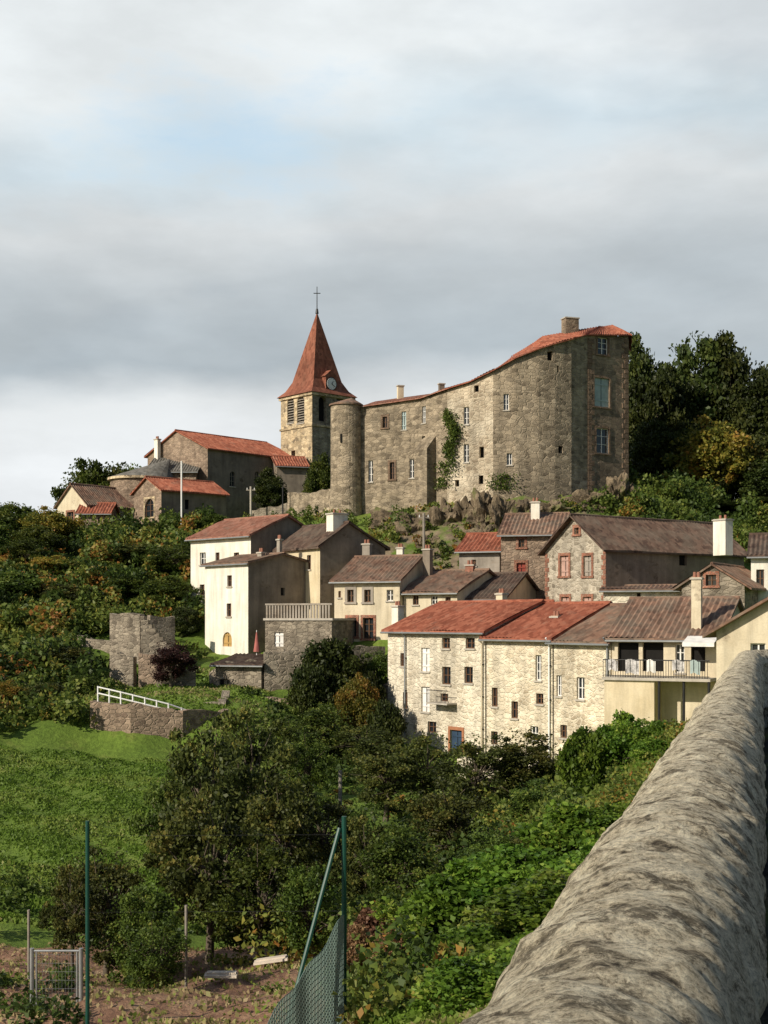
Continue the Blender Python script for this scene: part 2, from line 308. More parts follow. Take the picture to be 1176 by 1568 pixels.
def wall(T,p0,p1,zb,prof,mat,ops=[],rev=0.24,soff=None):
    """p0,p1 2D ends; prof [(s,z)] ; ops [(s0,z0,s1,z1,style,surround)]"""
    p0=Vector(p0); p1=Vector(p1); L=(p1-p0).length; e=(p1-p0)/L; nrm=Vector((e.y,-e.x))
    if soff is None: soff=random.random()*50
    W=T.mb('walls'); WI=T.mb('windows'); TR=T.mb('trim')
    def pt(s,z,o=0): q=p0+e*s+nrm*o; return Vector((q.x,q.y,z))
    def top(s):
        for (a,za),(b,zb2) in zip(prof[:-1],prof[1:]):
            if a-1e-6<=s<=b+1e-6: return za+(zb2-za)*((s-a)/(b-a) if b>a else 0)
        return prof[-1][1]
    O=[]
    for s0,z0,s1,z1,st,su in ops:
        s0=max(s0,.1); s1=min(s1,L-.1)
        if s1-s0<.15: print('SKIP opening',T.name,s0,s1,L); continue
        z1=min(z1,min(top(s0),top(s1))-.08)
        if z1-z0<.15: print('SKIP z',T.name); continue
        O.append((s0,z0,s1,z1,st,su))
    br=sorted(set([0,L]+[s for s,_ in prof]+[o[0] for o in O]+[o[2] for o in O]))
    br=[b for i,b in enumerate(br) if i==0 or b-br[i-1]>1e-4]
    for a,b in zip(br[:-1],br[1:]):
        mid=(a+b)/2; hs=sorted([(o[1],o[3]) for o in O if o[0]<mid<o[2]]); z=zb
        for h0,h1 in hs:
            if h0>z: W.poly([pt(a,z),pt(b,z),pt(b,h0),pt(a,h0)],mat,[(a+soff,z),(b+soff,z),(b+soff,h0),(a+soff,h0)])
            z=max(z,h1)
        W.poly([pt(a,z),pt(b,z),pt(b,top(b)),pt(a,top(a))],mat,[(a+soff,z),(b+soff,z),(b+soff,top(b)),(a+soff,top(a))])
    for s0,z0,s1,z1,st,su in O:
        r=-rev; arch='arch' in st
        W.poly([pt(s0,z0),pt(s0,z0,r),pt(s0,z1,r),pt(s0,z1)],mat); W.poly([pt(s1,z0,r),pt(s1,z0),pt(s1,z1),pt(s1,z1,r)],mat)
        W.poly([pt(s0,z1),pt(s0,z1,r),pt(s1,z1,r),pt(s1,z1)],mat); W.poly([pt(s0,z0,r),pt(s0,z0),pt(s1,z0),pt(s1,z0,r)],mat)
        w=s1-s0; h=z1-z0; cs=(s0+s1)/2
        if arch:
            R=w/2; k=8; zc=z1-R
            for sg in (-1,1):
                for i in range(k):
                    a0=math.pi/2*i/k; a1=math.pi/2*(i+1)/k
                    x0,y0=cs+sg*R*math.cos(a0),zc+R*math.sin(a0); x1,y1=cs+sg*R*math.cos(a1),zc+R*math.sin(a1)
                    W.poly([pt(x0,y0),pt(x0,z1),pt(x1,z1),pt(x1,y1)][::-sg],mat,[(x0+soff,y0),(x0+soff,z1),(x1+soff,z1),(x1+soff,y1)][::-sg])
                    W.poly([pt(x0,y0),pt(x1,y1),pt(x1,y1,r),pt(x0,y0,r)],mat)
        if 'louver' in st:
            WI.poly([pt(s0,z0,r),pt(s1,z0,r),pt(s1,z1,r),pt(s0,z1,r)],'void_dark')
            nL=max(4,int(h/.28))
            for i in range(nL):
                zz=z0+h*(i+.3)/nL; WI.box(pt(s0,zz,-.03),e.to_3d()*w,(nrm*-.15).to_3d()+Vector((0,0,.12)),(0,0,.03),'wood_grey')
        elif 'shut' in st or 'door' in st:
            col=st.split(':')[1]; 
            WI.poly([pt(s0,z0,-.12),pt(s1,z0,-.12),pt(s1,z1,-.12),pt(s0,z1,-.12)],col)
            WI.box(pt(cs-.02,z0,-.11),e.to_3d()*.04,(nrm*.015).to_3d(),(0,0,h),'void_dark')
            for q in (.2,.75):
                WI.box(pt(s0+.04,z0+h*q,-.115),e.to_3d()*(w-.08),(nrm*.04).to_3d(),(0,0,.09),col)
        elif 'void' in st:
            WI.poly([pt(s0,z0,r),pt(s1,z0,r),pt(s1,z1,r),pt(s0,z1,r)],'void_dark')
        else:
            fr=st.split(':')[1] if ':' in st else 'wood_white'
            WI.poly([pt(s0,z0,-.2),pt(s1,z0,-.2),pt(s1,z1,-.2),pt(s0,z1,-.2)],'glass_dark')
            t=.055
            for (a,b,c,d) in ((s0,z0,s0+t,z1),(s1-t,z0,s1,z1),(s0+t,z0,s1-t,z0+t),(s0+t,z1-t,s1-t,z1),(cs-.035,z0+t,cs+.035,z1-t)):
                WI.box(pt(a,b,-.19),e.to_3d()*(c-a),(nrm*.06).to_3d(),(0,0,d-b),fr)
            for q in ((.5,) if h<1.4 else (.35,.68)):
                for a,b in ((s0+t,cs-.035),(cs+.035,s1-t)):
                    if b-a>.05: WI.box(pt(a,z0+h*q,-.19),e.to_3d()*(b-a),(nrm*.05).to_3d(),(0,0,.04),fr)
        if su:
            b=.18; o=(nrm*.05).to_3d()
            TR.box(pt(s0-b,z0,0.002),e.to_3d()*b,o,(0,0,h),su); TR.box(pt(s1,z0,0.002),e.to_3d()*b,o,(0,0,h),su)
            TR.box(pt(s0-b,z1,0.002),e.to_3d()*(w+2*b),o,(0,0,.2),su)
            TR.box(pt(s0-b-.05,z0-.14,0.002),e.to_3d()*(w+2*b+.1),o*2,(0,0,.14),su)
        elif 'door' not in st and 'void' not in st:
            TR.box(pt(s0-.08,z0-.1,0.002),e.to_3d()*(w+.16),(nrm*.08).to_3d(),(0,0,.1),'concrete')
def conv(p0,p1,u0,v0,u1,v1):
    p0=Vector(p0);p1=Vector(p1);e=(p1-p0).normalized()
    def s(u): k=(u-CU)/F; return (k*p0.y-p0.x)/(e.x-k*e.y)
    a,b=s(u0),s(u1); a,b=min(a,b),max(a,b); y=p0.y+e.y*(a+b)/2
    return a,Z(v1,y),b,Z(v0,y)
def opx(p0,p1,lst):
    r=[]
    for t in lst:
        u0,v0,u1,v1,st=t[:5]; su=t[5] if len(t)>5 else None
        a,b,c,d=conv(p0,p1,u0,v0,u1,v1); r.append((a,b,c,d,st,su))
    return r
def chimney(T,x,y,zb,zt,w=.6,mat='plaster_grey',rot=0.6,pots=True):
    C=T.mb('chimney'); ex=Vector((math.cos(rot),math.sin(rot),0)); ey=Vector((-ex.y,ex.x,0)); o=Vector((x,y,zb))
    C.box(o-ex*w/2-ey*w*.35,ex*w,ey*w*.7,(0,0,zt-zb),mat)
    C.box(Vector((x,y,zt-.12))-ex*(w/2+.07)-ey*(w*.35+.07),ex*(w+.14),ey*(w*.7+.14),(0,0,.1),'concrete')
    if pots: 
        for q in (-.2,.2):
            C.tube(Vector((x,y,zt-.02))+ex*w*q,Vector((x,y,zt+.28))+ex*w*q,.1,.085,'tiles_rose',8)
def house(name,A,B,depth,ve,rise,roof,wm,rm,ops={},rf=.5,over=.35,gov=.25,chim=[],zb=None,zeb=None,wmR=None,wmF=None,corner=None):
    a=Vector((X(*A),A[1])); b=Vector((X(*B),B[1])); L=(b-a).length; e=(b-a)/L; bk=Vector((-e.y,e.x)); c=b+bk*depth; d=a+bk*depth
    ze=Z(ve,A[1]); zr=ze+rise; D=depth
    if zb is None: zb=min(H(q.x,q.y) for q in (a,b,c,d,(a+b)/2))-.6
    FOOT.append((a,e,bk,L,D)); T=Thing(name,(a.x,a.y,zb)); R=T.mb('roof')
    if roof=='gx':
        zb2=ze if zeb is None else zeb
        pf={'F':[(0,ze),(L,ze)],'R':[(0,ze),(D*rf,zr),(D,zb2)] if rf<1 else [(0,ze),(D,zr)],'B':[(0,zb2),(L,zb2)] if rf<1 else [(0,zr),(L,zr)],'L':[(0,zb2),(D*(1-rf),zr),(D,ze)] if rf<1 else [(0,zr),(D,ze)]}
    elif roof=='gy': pf={'F':[(0,ze),(L*rf,zr),(L,ze)],'B':[(0,ze),(L*(1-rf),zr),(L,ze)],'R':[(0,ze),(D,ze)],'L':[(0,ze),(D,ze)]}
    else: pf={k:[(0,ze),(L if k in 'FB' else D,ze)] for k in 'FRBL'}
    ends={'F':(a,b),'R':(b,c),'B':(c,d),'L':(d,a)}
    for k,(p,q) in ends.items():
        wall(T,p,q,zb,pf[k],(wmR or wm) if k in 'RB' else ((wmF or wm) if k=='F' else wm),opx(p,q,ops.get(k,[])))  # darker wall material on sides turned from the sun: shade put into colour
    def p3(s,t,z): q=a+e*s+bk*t; return Vector((q.x,q.y,z))
    if roof=='gx':
        m=rise/(D*rf); roofpatch(R,p3(-gov,-over,ze-over*m),p3(L+gov,-over,ze-over*m),p3(L+gov,D*rf,zr),p3(-gov,D*rf,zr),rm)
        if rf<1:
            m2=(zr-zb2)/(D*(1-rf)); roofpatch(R,p3(L+gov,D+over,zb2-over*m2),p3(-gov,D+over,zb2-over*m2),p3(-gov,D*rf,zr),p3(L+gov,D*rf,zr),rm)
            R.tube(p3(-gov,D*rf,zr+.12),p3(L+gov,D*rf,zr+.12),.11,.11,rm,6)
    elif roof=='gy':
        m=rise/(L*rf); m2=rise/(L*(1-rf))
        roofpatch(R,p3(-over,D+gov,ze-over*m),p3(-over,-gov,ze-over*m),p3(L*rf,-gov,zr),p3(L*rf,D+gov,zr),rm)
        roofpatch(R,p3(L+over,-gov,ze-over*m2),p3(L+over,D+gov,ze-over*m2),p3(L*rf,D+gov,zr),p3(L*rf,-gov,zr),rm)
        R.tube(p3(L*rf,-gov,zr+.12),p3(L*rf,D+gov,zr+.12),.11,.11,rm,6)
    else:
        R.box(p3(-.1,-.1,ze+.002),e.to_3d()*(L+.2),bk.to_3d()*(D+.2),(0,0,.15),rm)
    if roof=='gx':
        G=T.mb('gutter'); m=rise/(D*rf); G.tube(p3(-gov,-over-.05,ze-over*m-.02),p3(L+gov,-over-.05,ze-over*m-.02),.06,.06,'galvanised',6)
    if corner:
        Q=T.mb('quoins'); z=zb; i=0
        while z<ze-.35:
            for (s,sg) in ((0,1),(L,-1)):
                w=.42 if (i%2) else .26
                q=a+e*s; w3=e.to_3d()*(w*sg); Q.box(Vector((q.x,q.y,z))-bk.to_3d()*.04-w3*0.0,w3,bk.to_3d()*.038,(0,0,.3),corner)
            z+=.34; i+=1
    for (u,vt,vb,dd,w,mt) in chim:
        chimney(T,X(u,dd),dd,Z(vb,dd)-.8,Z(vt,dd),w,mt,math.atan2(e.y,e.x))
    T.done(); return dict(a=a,b=b,e=e,bk=bk,L=L,D=D,ze=ze,zr=zr,zb=zb)

WN='win'; WB='win:wood_brown'; VD='void'
# ---- long street houses facing the valley
hA=house('stone_village_house',(594,84),(743,76.6),9,965,1.7,'gx','stone_cream','tiles_red',
 {'F':[(613,1000,619,1020,WB),(645,992,658,1028,'shut:wood_white'),(677,977,689,993,WB),(713,977,727,993,WB),(677,1021,690,1048,WB),(711,1021,724,1046,WB),(645,1052,658,1090,'shut:wood_white'),(675,1062,686,1074,WB),(690,1118,708,1160,'door:door_blue','orange_paint'),(655,1105,668,1122,WB),(617,1060,624,1085,WB)]},
 chim=[(609,927,958,87,.7,'plaster_white'),(768,908,945,83,.6,'plaster_cream')])
hB=house('stone_village_house',(745,76.5),(846,72.6),9.5,976,1.9,'gx','stone_cream2','tiles_red',
 {'F':[(820,1003,829,1042,WN),(753,1053,762,1082,WB),(783,1074,793,1100,WB),(821,1062,832,1078,WB),(752,1120,762,1140,WB),(812,1112,824,1135,WN),(757,1168,772,1198,'door:wood_brown')]},
 chim=[(852,943,972,76,.55,'plaster_cream')])
hC=house('stone_village_house',(848,72.5),(935,69),9.5,981,1.9,'gx','stone_cream2','tiles_brown',
 {'F':[(852,1034,860,1066,WN),(883,1037,895,1071,WN),(858,1110,868,1130,WB)]},
 chim=[(977,933,966,74,.55,'plaster_cream')])
hD=house('terrace_house',(937,68.9),(1100,66.5),9,976,2.0,'gx','plaster_cream','tiles_brown',
 {'F':[(946,984,978,1028,VD),(984,984,1016,1028,VD),(1034,986,1048,1030,WN),(1058,984,1080,1028,VD)]},
 chim=[(1067,884,958,68,.5,'plaster_cream')])
hE=house('gable_house',(1097,59),(1310,56),8,967,1.75,'gy','plaster_cream','tiles_brown',{'F':[(1149,985,1172,1022,WN)]},rf=.5,over=.5,gov=.5)
# balcony on terrace house
T=Thing('balcony',(X(1010,66),66,-3)); a,e,bk=hD['a'],hD['e'],hD['bk']
def q3(s,t,z): q=a+e*s+bk*t; return Vector((q.x,q.y,z))
zb_=Z(1043,66); Lb=hD['L']
T.mb('lower_block').box(q3(0.05,-1.6,H(a.x,a.y)-1),e.to_3d()*2.6,bk.to_3d()*1.597,(0,0,zb_-H(a.x,a.y)+1),'plaster_yellow')
T.mb('slab').box(q3(-.05,-1.75,zb_+.002),e.to_3d()*(Lb),bk.to_3d()*1.74,(0,0,.15),'concrete')
for i in range(3): T.mb('posts').tube(q3(2.9+i*1.25,-1.6,-8),q3(2.9+i*1.25,-1.6,zb_),.07,.07,'iron_dark')
rb=T.mb('railing'); zt=zb_+1.05
rb.tube(q3(0,-1.7,zt),q3(Lb-.1,-1.7,zt),.03,.03,'iron_dark'); rb.tube(q3(0,-1.7,zb_+.25),q3(Lb-.1,-1.7,zb_+.25),.02,.02,'iron_dark')
for i in range(int(Lb/.13)): rb.tube(q3(.02+i*.13,-1.7,zb_+.1),q3(.02+i*.13,-1.7,zt),.014,.014,'iron_dark',4)
cl=T.mb('laundry')
for s,w,h,mt in ((.3,.5,.55,'cloth_mix'),(1.2,.7,.7,'cloth_mix'),(2.3,.45,.6,'wood_white'),(3.6,.6,.5,'cloth_mix'),(4.5,.5,.65,'shutter_blue')):
    for k in range(6):
        o=q3(s+w*k/6,-1.74-.04*math.sin(k*1.9),zt-h+.05*math.sin(k)); cl.box(o,e.to_3d()*w/6,bk.to_3d()*-.015,(0,0,h),mt)
T.done()
T=Thing('awning',(X(1060,65),65,-1)); T.mb('fabric').poly([q3(4.0,-.02,Z(974,66)),q3(5.6,-.02,Z(974,66)),q3(5.6,-1.3,Z(984,66)),q3(4.0,-1.3,Z(984,66))],'wood_white')
T.mb('valance').box(q3(4.0,-1.3,Z(990,66)),e.to_3d()*1.6,bk.to_3d()*-.02,(0,0,.2),'wood_white'); T.done()
T=Thing('iron_balcony',(X(687,79),79,-4)); a,e,bk=hA['a'],hA['e'],hA['bk']; s0,z0,s1,z1=conv(hA['a'],hA['b'],668,1062,700,1078)
T.mb('slab').box(q3(s0,-.8,z0),e.to_3d()*(s1-s0),bk.to_3d()*.798,(0,0,.1),'concrete')
for i in range(int((s1-s0)/.12)): T.mb('rail').tube(q3(s0+i*.12,-.77,z0),q3(s0+i*.12,-.77,z0+.85),.012,.012,'iron_dark',4)
T.mb('rail').tube(q3(s0,-.77,z0+.85),q3(s1,-.77,z0+.85),.025,.025,'iron_dark'); T.done()
for h,u,mt,v1,v2 in ((hB,843,'paint_white',985,1160),(hA,740,'plaster_cream',985,1150),(hC,932,'galvanised',985,1130),(hA,622,'galvanised',975,1140)):
    T=Thing('drainpipe',(0,0,0)); s0,_,s1,_=conv(h['a'],h['b'],u,1000,u+1,1010); a,e,bk=h['a'],h['e'],h['bk']; y=(a+e*s0).y; T.o=q3(s0,-.12,0)
    T.mb('pipe').tube(q3(s0,-.12,Z(v2,y)),q3(s0,-.12,Z(v1,y)),.05,.05,mt,8); T.mb('pipe').tube(q3(s0,-.12,Z(v1,y)),q3(s0,-.4,Z(v1,y)+.3),.05,.05,mt,8); 
    for q in (.2,.5,.8): T.mb('brackets').box(q3(s0-.08,-.14,Z(v2,y)*(1-q)+Z(v1,y)*q),e.to_3d()*.16,bk.to_3d()*.14,(0,0,.05),'iron_dark')
    T.done()
# ---- upper houses
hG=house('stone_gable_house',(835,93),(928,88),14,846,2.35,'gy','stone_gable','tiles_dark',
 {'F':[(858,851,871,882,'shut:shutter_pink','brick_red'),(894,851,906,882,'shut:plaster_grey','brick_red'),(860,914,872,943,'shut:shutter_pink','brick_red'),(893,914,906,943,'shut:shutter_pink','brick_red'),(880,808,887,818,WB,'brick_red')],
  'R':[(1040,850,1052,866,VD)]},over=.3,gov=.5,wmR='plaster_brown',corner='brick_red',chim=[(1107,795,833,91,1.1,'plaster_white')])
house('low_barn',(924,86),(1050,84.5),7,905,0.3,'gx','stone_cream','tiles_brown',{'F':[(975,908,981,919,VD)]},rf=.5,over=.3)
house('small_stone_house',(1044,83),(1140,81),7,897,1.25,'gy','stone_grey','tiles_brown',{'F':[(1081,880,1097,897,'win:wood_brown','brick_red'),(1060,925,1075,945,VD)]},over=.5)
house('white_annexe',(1150,84),(1230,83),6,850,1.4,'gx','plaster_white','tiles_dark',{'F':[(1158,872,1170,900,WB)]})
house('grey_village_house',(767,95.5),(860,94.5),8,818,1.65,'gx','stone_rose','tiles_brown',
 {'F':[(791,862,805,893,'shut:shutter_red','brick_red'),(794,826,803,838,WB,'brick_red'),(830,915,838,925,WB),(794,915,802,925,WB)]},chim=[(820,768,792,98,.65,'plaster_white')])
house('village_house',(703,97),(765,96),6,843,1.3,'gx','plaster_grey','tiles_red',{'F':[(722,857,729,866,WB)]})
house('village_house',(618,91.5),(700,89),8,907,1.5,'gx','plaster_cream','tiles_brown',{'F':[(632,912,641,926,WB),(660,912,670,926,WN),(682,914,690,926,WB)]},chim=[(655,840,878,94,.6,'plaster_brown')])
house('village_house',(700,90.5),(772,89),8,916,1.7,'gx','plaster_cream','tiles_dark',{'F':[(715,920,722,932,WB),(745,920,752,930,WN)]},chim=[(720,864,893,93,.6,'tiles_rose')])
house('red_roof_outhouse',(772,89.5),(828,88.5),5,938,.7,'gx','stone_rose','tiles_red',{})
house('cream_village_house',(512,93),(612,91),8,889,1.75,'gx','plaster_cream','tiles_brown',
 {'F':[(532,903,542,922,WB,'plaster_grey'),(558,903,568,922,WB,'plaster_grey'),(592,903,602,920,WN),(532,946,546,975,WB,'brick_red'),(556,946,572,978,WB,'brick_red'),(518,905,522,915,WB)]},
 chim=[(562,832,868,97,.6,'plaster_grey'),(613,838,862,99,.5,'plaster_white')])
house('dark_gable_house',(490,96),(590,99.5),6,836,1.75,'gy','plaster_yellow','tiles_dark',{'F':[(545,856,552,866,VD)],'L':[(470,850,476,872,WB)]},rf=.42,wmR='plaster_brown',wmF='plaster_brown',chim=[(516,786,815,98,1.3,'plaster_white')],over=.3)  # brown front has its shade painted in; yellow only on the sunlit side
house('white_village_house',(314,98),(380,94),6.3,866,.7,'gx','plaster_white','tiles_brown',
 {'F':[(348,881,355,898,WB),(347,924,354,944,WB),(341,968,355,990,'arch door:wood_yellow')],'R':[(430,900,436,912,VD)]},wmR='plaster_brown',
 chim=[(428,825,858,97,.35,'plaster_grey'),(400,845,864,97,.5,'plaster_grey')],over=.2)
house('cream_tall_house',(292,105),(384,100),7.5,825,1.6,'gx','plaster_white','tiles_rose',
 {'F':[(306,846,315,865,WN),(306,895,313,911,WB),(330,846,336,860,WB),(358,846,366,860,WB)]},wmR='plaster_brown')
tb=house('terrace_building',(406,91),(508,89),5,950,0,'flat','stone_grey','concrete',{'F':[(420,968,434,990,'door:wood_white')]})
T=Thing('terrace_balustrade',(tb['a'].x,tb['a'].y,tb['ze'])); a,e,bk=tb['a'],tb['e'],tb['bk']; z0=tb['ze']+.155
T.mb('rail').box(q3(0,0,z0+.9),e.to_3d()*tb['L'],bk.to_3d()*.18,(0,0,.12),'plaster_grey')
for i in range(22): T.mb('balusters').box(q3(.05+i*tb['L']/22.5,.03,z0),e.to_3d()*.12,bk.to_3d()*.1,(0,0,.9),'plaster_grey')
T.done()
# church group
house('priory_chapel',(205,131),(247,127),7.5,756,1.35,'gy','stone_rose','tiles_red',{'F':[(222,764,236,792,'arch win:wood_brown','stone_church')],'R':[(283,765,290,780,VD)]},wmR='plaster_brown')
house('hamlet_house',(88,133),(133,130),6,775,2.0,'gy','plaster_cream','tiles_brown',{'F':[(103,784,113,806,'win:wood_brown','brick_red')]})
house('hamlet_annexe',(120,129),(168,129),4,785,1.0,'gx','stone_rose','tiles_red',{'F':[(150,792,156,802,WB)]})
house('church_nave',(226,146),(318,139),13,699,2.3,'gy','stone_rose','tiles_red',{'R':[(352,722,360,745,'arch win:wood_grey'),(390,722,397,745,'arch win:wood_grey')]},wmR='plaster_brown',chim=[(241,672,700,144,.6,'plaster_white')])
house('church_sacristy',(424,143.5),(470,144.5),4,712,1.1,'gx','plaster_brown','tiles_red',{})
T=Thing('church_apse',(X(215,138),138,9)); cx,cy=X(216,138),138; r=3.2; W=T.mb('walls'); n=24; zt=Z(733,138)
for i in range(n):
    a0,a1=2*math.pi*i/n,2*math.pi*(i+1)/n; p=[(cx+r*math.cos(t),cy+r*math.sin(t)) for t in (a0,a1)]
    W.poly([(*p[0],7.5),(*p[1],7.5),(*p[1],zt),(*p[0],zt)],'stone_rose',[(i*.84,7.5),(i*.84+.84,7.5),(i*.84+.84,zt),(i*.84,zt)])
    q=[(cx+(r+.3)*math.cos(t),cy+(r+.3)*math.sin(t)) for t in (a0,a1)]
    ap=(cx+2.6,cy+2.5,zt+2.4); T.mb('roof').poly([(*q[0],zt),(*q[1],zt),ap],'tiles_stone'); T.mb('cornice').poly([(*q[0],zt-.25),(*q[1],zt-.25),(*q[1],zt),(*q[0],zt)],'stone_church'); T.mb('cornice').poly([(*p[0],zt-.25),(*q[0],zt-.25),(*q[1],zt-.25),(*p[1],zt-.25)],'stone_church')
T.done()
house('church_choir',(225,138.5),(300,138.5),6,722,1.9,'gx','stone_rose','tiles_stone',{},rf=.9)
# bell tower
T=Thing('church_bell_tower',(X(478,146),146,10)); A2=Vector((X(478,146),146)); Lc=Vector((X(430,150.4),150.4)); Rc=Vector((X(541,150),150)); Bc=Lc+Rc-A2
zt=Z(600,146); zb=9.0
for p,q,ops in ((Lc,A2,[(440,606,450,648,'arch louver'),(455,606,466,648,'arch louver'),(446,690,452,702,VD)]),(A2,Rc,[(488,607,500,645,'arch void'),(515,607,527,645,'arch louver')]),(Rc,Bc,[]),(Bc,Lc,[])):
    L=(q-p).length; wall(T,p,q,zb,[(0,zt),(L,zt)],'stone_church' if p==Lc else 'stone_grey',opx(p,q,ops),rev=.5)  # sunlit left face in pale stone; other faces darker, shade put into colour
cc=(A2+Bc)/2
def sq(k,z): return [Vector((*(cc+(p-cc)*k),z)) for p in (A2,Rc,Bc,Lc)]
for z,k,h in ((Z(652,146),1.04,.22),(zt-.3,1.06,.3)):
    lo,hi=sq(k,z),sq(k,z+h)
    for i in range(4): j=(i+1)%4; T.mb('cornice').poly([lo[i],lo[j],hi[j],hi[i]],'stone_church')
    T.mb('cornice').poly(hi,'stone_church'); T.mb('cornice').poly(lo[::-1],'stone_church')
lv=[sq(1.12,zt+.02),sq(.88,zt+.7),sq(.68,zt+1.8)]; apex=Vector((cc.x,cc.y,Z(477,150)))
for l0,l1 in zip(lv[:-1],lv[1:]):
    for i in range(4): j=(i+1)%4; T.mb('spire').poly([l0[i],l0[j],l1[j],l1[i]],'spire_red')
for i in range(4): j=(i+1)%4; T.mb('spire').poly([lv[2][i],lv[2][j],apex],'spire_red')
T.mb('spire').poly(lv[0][::-1],'wood_brown')
T.mb('cross').tube(apex-Vector((0,0,.3)),apex+Vector((0,0,2.9)),.06,.04,'iron_dark'); T.mb('cross').box(apex+Vector((-.4,-.04,2.1)),(.8,0,0),(0,.08,0),(0,0,.08),'iron_dark')
T.mb('cross').tube(apex-Vector((0,0,.2)),apex+Vector((0,0,.35)),.2,.12,'iron_dark')
e=(Rc-A2).normalized(); n2=Vector((e.y,-e.x)); mid=(A2+Rc)/2; zc=Z(586,147.5); base=mid-n2*1.1
o=Vector((base.x,base.y,zc-1)); D=T.mb('clock_dormer'); ee=e.to_3d(); nn=n2.to_3d()
D.box(o-ee*.8-nn*1.5,ee*1.6,nn*2.3,(0,0,1.8),'spire_red'); f=o+nn*.8
D.poly([f-ee*.95+Vector((0,0,1.8)),f+ee*.95+Vector((0,0,1.8)),f+Vector((0,0,2.6))],'spire_red')
bk3=-nn*2.4; D.poly([f-ee*.95+Vector((0,0,1.8)),f+Vector((0,0,2.6)),f+Vector((0,0,2.6))+bk3,f-ee*.95+Vector((0,0,1.8))+bk3],'spire_red'); D.poly([f+ee*.95+Vector((0,0,1.8)),f+ee*.95+Vector((0,0,1.8))+bk3,f+Vector((0,0,2.6))+bk3,f+Vector((0,0,2.6))],'spire_red')
cf=f+Vector((0,0,1.0)); T.mb('clock_face').tube(cf,cf+nn*.08,.66,.66,'paint_white',24); T.mb('clock_face').tube(cf-nn*.0,cf+nn*.05,.76,.76,'iron_dark',24)
for an,l in ((2.2,.5),(.6,.38)):
    dv=ee*math.sin(an)+Vector((0,0,math.cos(an))); T.mb('clock_hands').tube(cf+nn*.1,cf+nn*.1+dv*l,.045,.03,'iron_dark',5)
for i in range(12):
    dv=ee*math.sin(i*math.pi/6)+Vector((0,0,math.cos(i*math.pi/6))); T.mb('clock_hands').box(cf+nn*.082+dv*.54-ee*.03,ee*.06,nn*.01,(0,0,.07),'iron_dark')
T.done()
# ---- castle
T=Thing('castle',(X(720,114),114,10))
C=[(553,624,120),(645,611,117.5),(685,597,115),(720,586,114),(755,569,113.2),(790,549,113),(825,535,113.2),(850,527,113.6),(875,520,114.3),(900,514,115.6),(962,515,118.2)]
pts=[Vector((X(u,d),d)) for u,v,d in C]; zs=[Z(v,d) for u,v,d in C]
CO={0:[(586,638,593,655,WB,'stone_quoin'),(615,630,622,658,'shut:shutter_blue'),(564,705,571,738,WN),(597,708,604,734,WB,'stone_quoin'),(627,703,634,732,WN)],
 1:[(645,622,652,648,WN),(645,668,651,680,VD),(651,720,657,734,VD)],
 2:[(710,623,718,650,WN),(710,680,718,708,WN),(697,735,703,745,VD)],
 3:[(734,684,741,701,VD),(733,728,740,741,VD),(726,590,733,600,VD)],
 4:[(771,603,779,628,WN),(776,694,784,712,WN)],6:[(838,538,846,552,VD)],7:[(855,683,862,694,VD),(853,560,856,570,VD)],
 9:[(915,517,931,543,WN,'stone_quoin'),(910,579,933,623,'shut:shutter_blue','stone_quoin'),(913,656,932,694,WN,'stone_quoin')]}
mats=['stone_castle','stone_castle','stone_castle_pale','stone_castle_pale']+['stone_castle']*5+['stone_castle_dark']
soff=0
for i in range(len(pts)-1):
    L=(pts[i+1]-pts[i]).length; wall(T,pts[i],pts[i+1],8.0,[(0,zs[i]),(L,zs[i+1])],mats[i],opx(pts[i],pts[i+1],CO.get(i,[])),rev=.4,soff=soff); soff+=L
dirs=[]
for i in range(len(pts)):
    t=(pts[min(i+1,9)]-pts[max(i-1,0)]).normalized(); dirs.append(Vector((-t.y,t.x)))
dirs[9]=Vector((.0,1)); dirs[10]=Vector((-.3,1)).normalized()
half=[4.0,4.0,4.2,4.2,4.2,4.2,4.2,4.0,4.0,4.0,4.0]
rs=[1.1,1.1,1.1,1.05,1.0,.95,.9,.85,.9,1.2,1.2]
rid=[Vector((*(p+dv*h),z+rr-.0)) for p,dv,h,z,rr in zip(pts,dirs,half,zs,rs)]
rid[9]=Vector((X(917,119.5),119.5,Z(501,119.5))); rid[10]=Vector((X(936,120.5),120.5,Z(500,120.5)))
bkp=[p+dv*h*2 for p,dv,h in zip(pts,dirs,half)]; bkp[9]=Vector((X(900,125),126)); bkp[10]=Vector((X(962,125),125))
for i in range(10):
    o=.3; a3=Vector((*(pts[i]-dirs[i]*o),zs[i]-.02)); b3=Vector((*(pts[i+1]-dirs[i+1]*o),zs[i+1]-.02))
    roofpatch(T.mb('roof'),a3,b3,rid[i+1],rid[i],'tiles_red' if i not in(0,1) else 'tiles_rose',th=.1)
    T.mb('roof').poly([rid[i],rid[i+1],Vector((*bkp[i+1],zs[i+1])),Vector((*bkp[i],zs[i]))],'tiles_red')
    T.mb('walls').poly([(*bkp[i+1],8),(*bkp[i],8),(*bkp[i],zs[i]),(*bkp[i+1],zs[i+1])],'stone_castle')
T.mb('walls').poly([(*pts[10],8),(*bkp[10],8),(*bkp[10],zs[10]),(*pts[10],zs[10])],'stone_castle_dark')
roofpatch(T.mb('roof'),Vector((*(pts[10]+Vector((.3,-.2))),zs[10])),Vector((*(bkp[10]+Vector((.3,.2))),zs[10])),rid[10],rid[10],'tiles_red')
T.mb('walls').poly([(*bkp[0],8),(*pts[0],8),(*pts[0],zs[0]),tuple(rid[0]),(*bkp[0],zs[0])],'stone_castle')
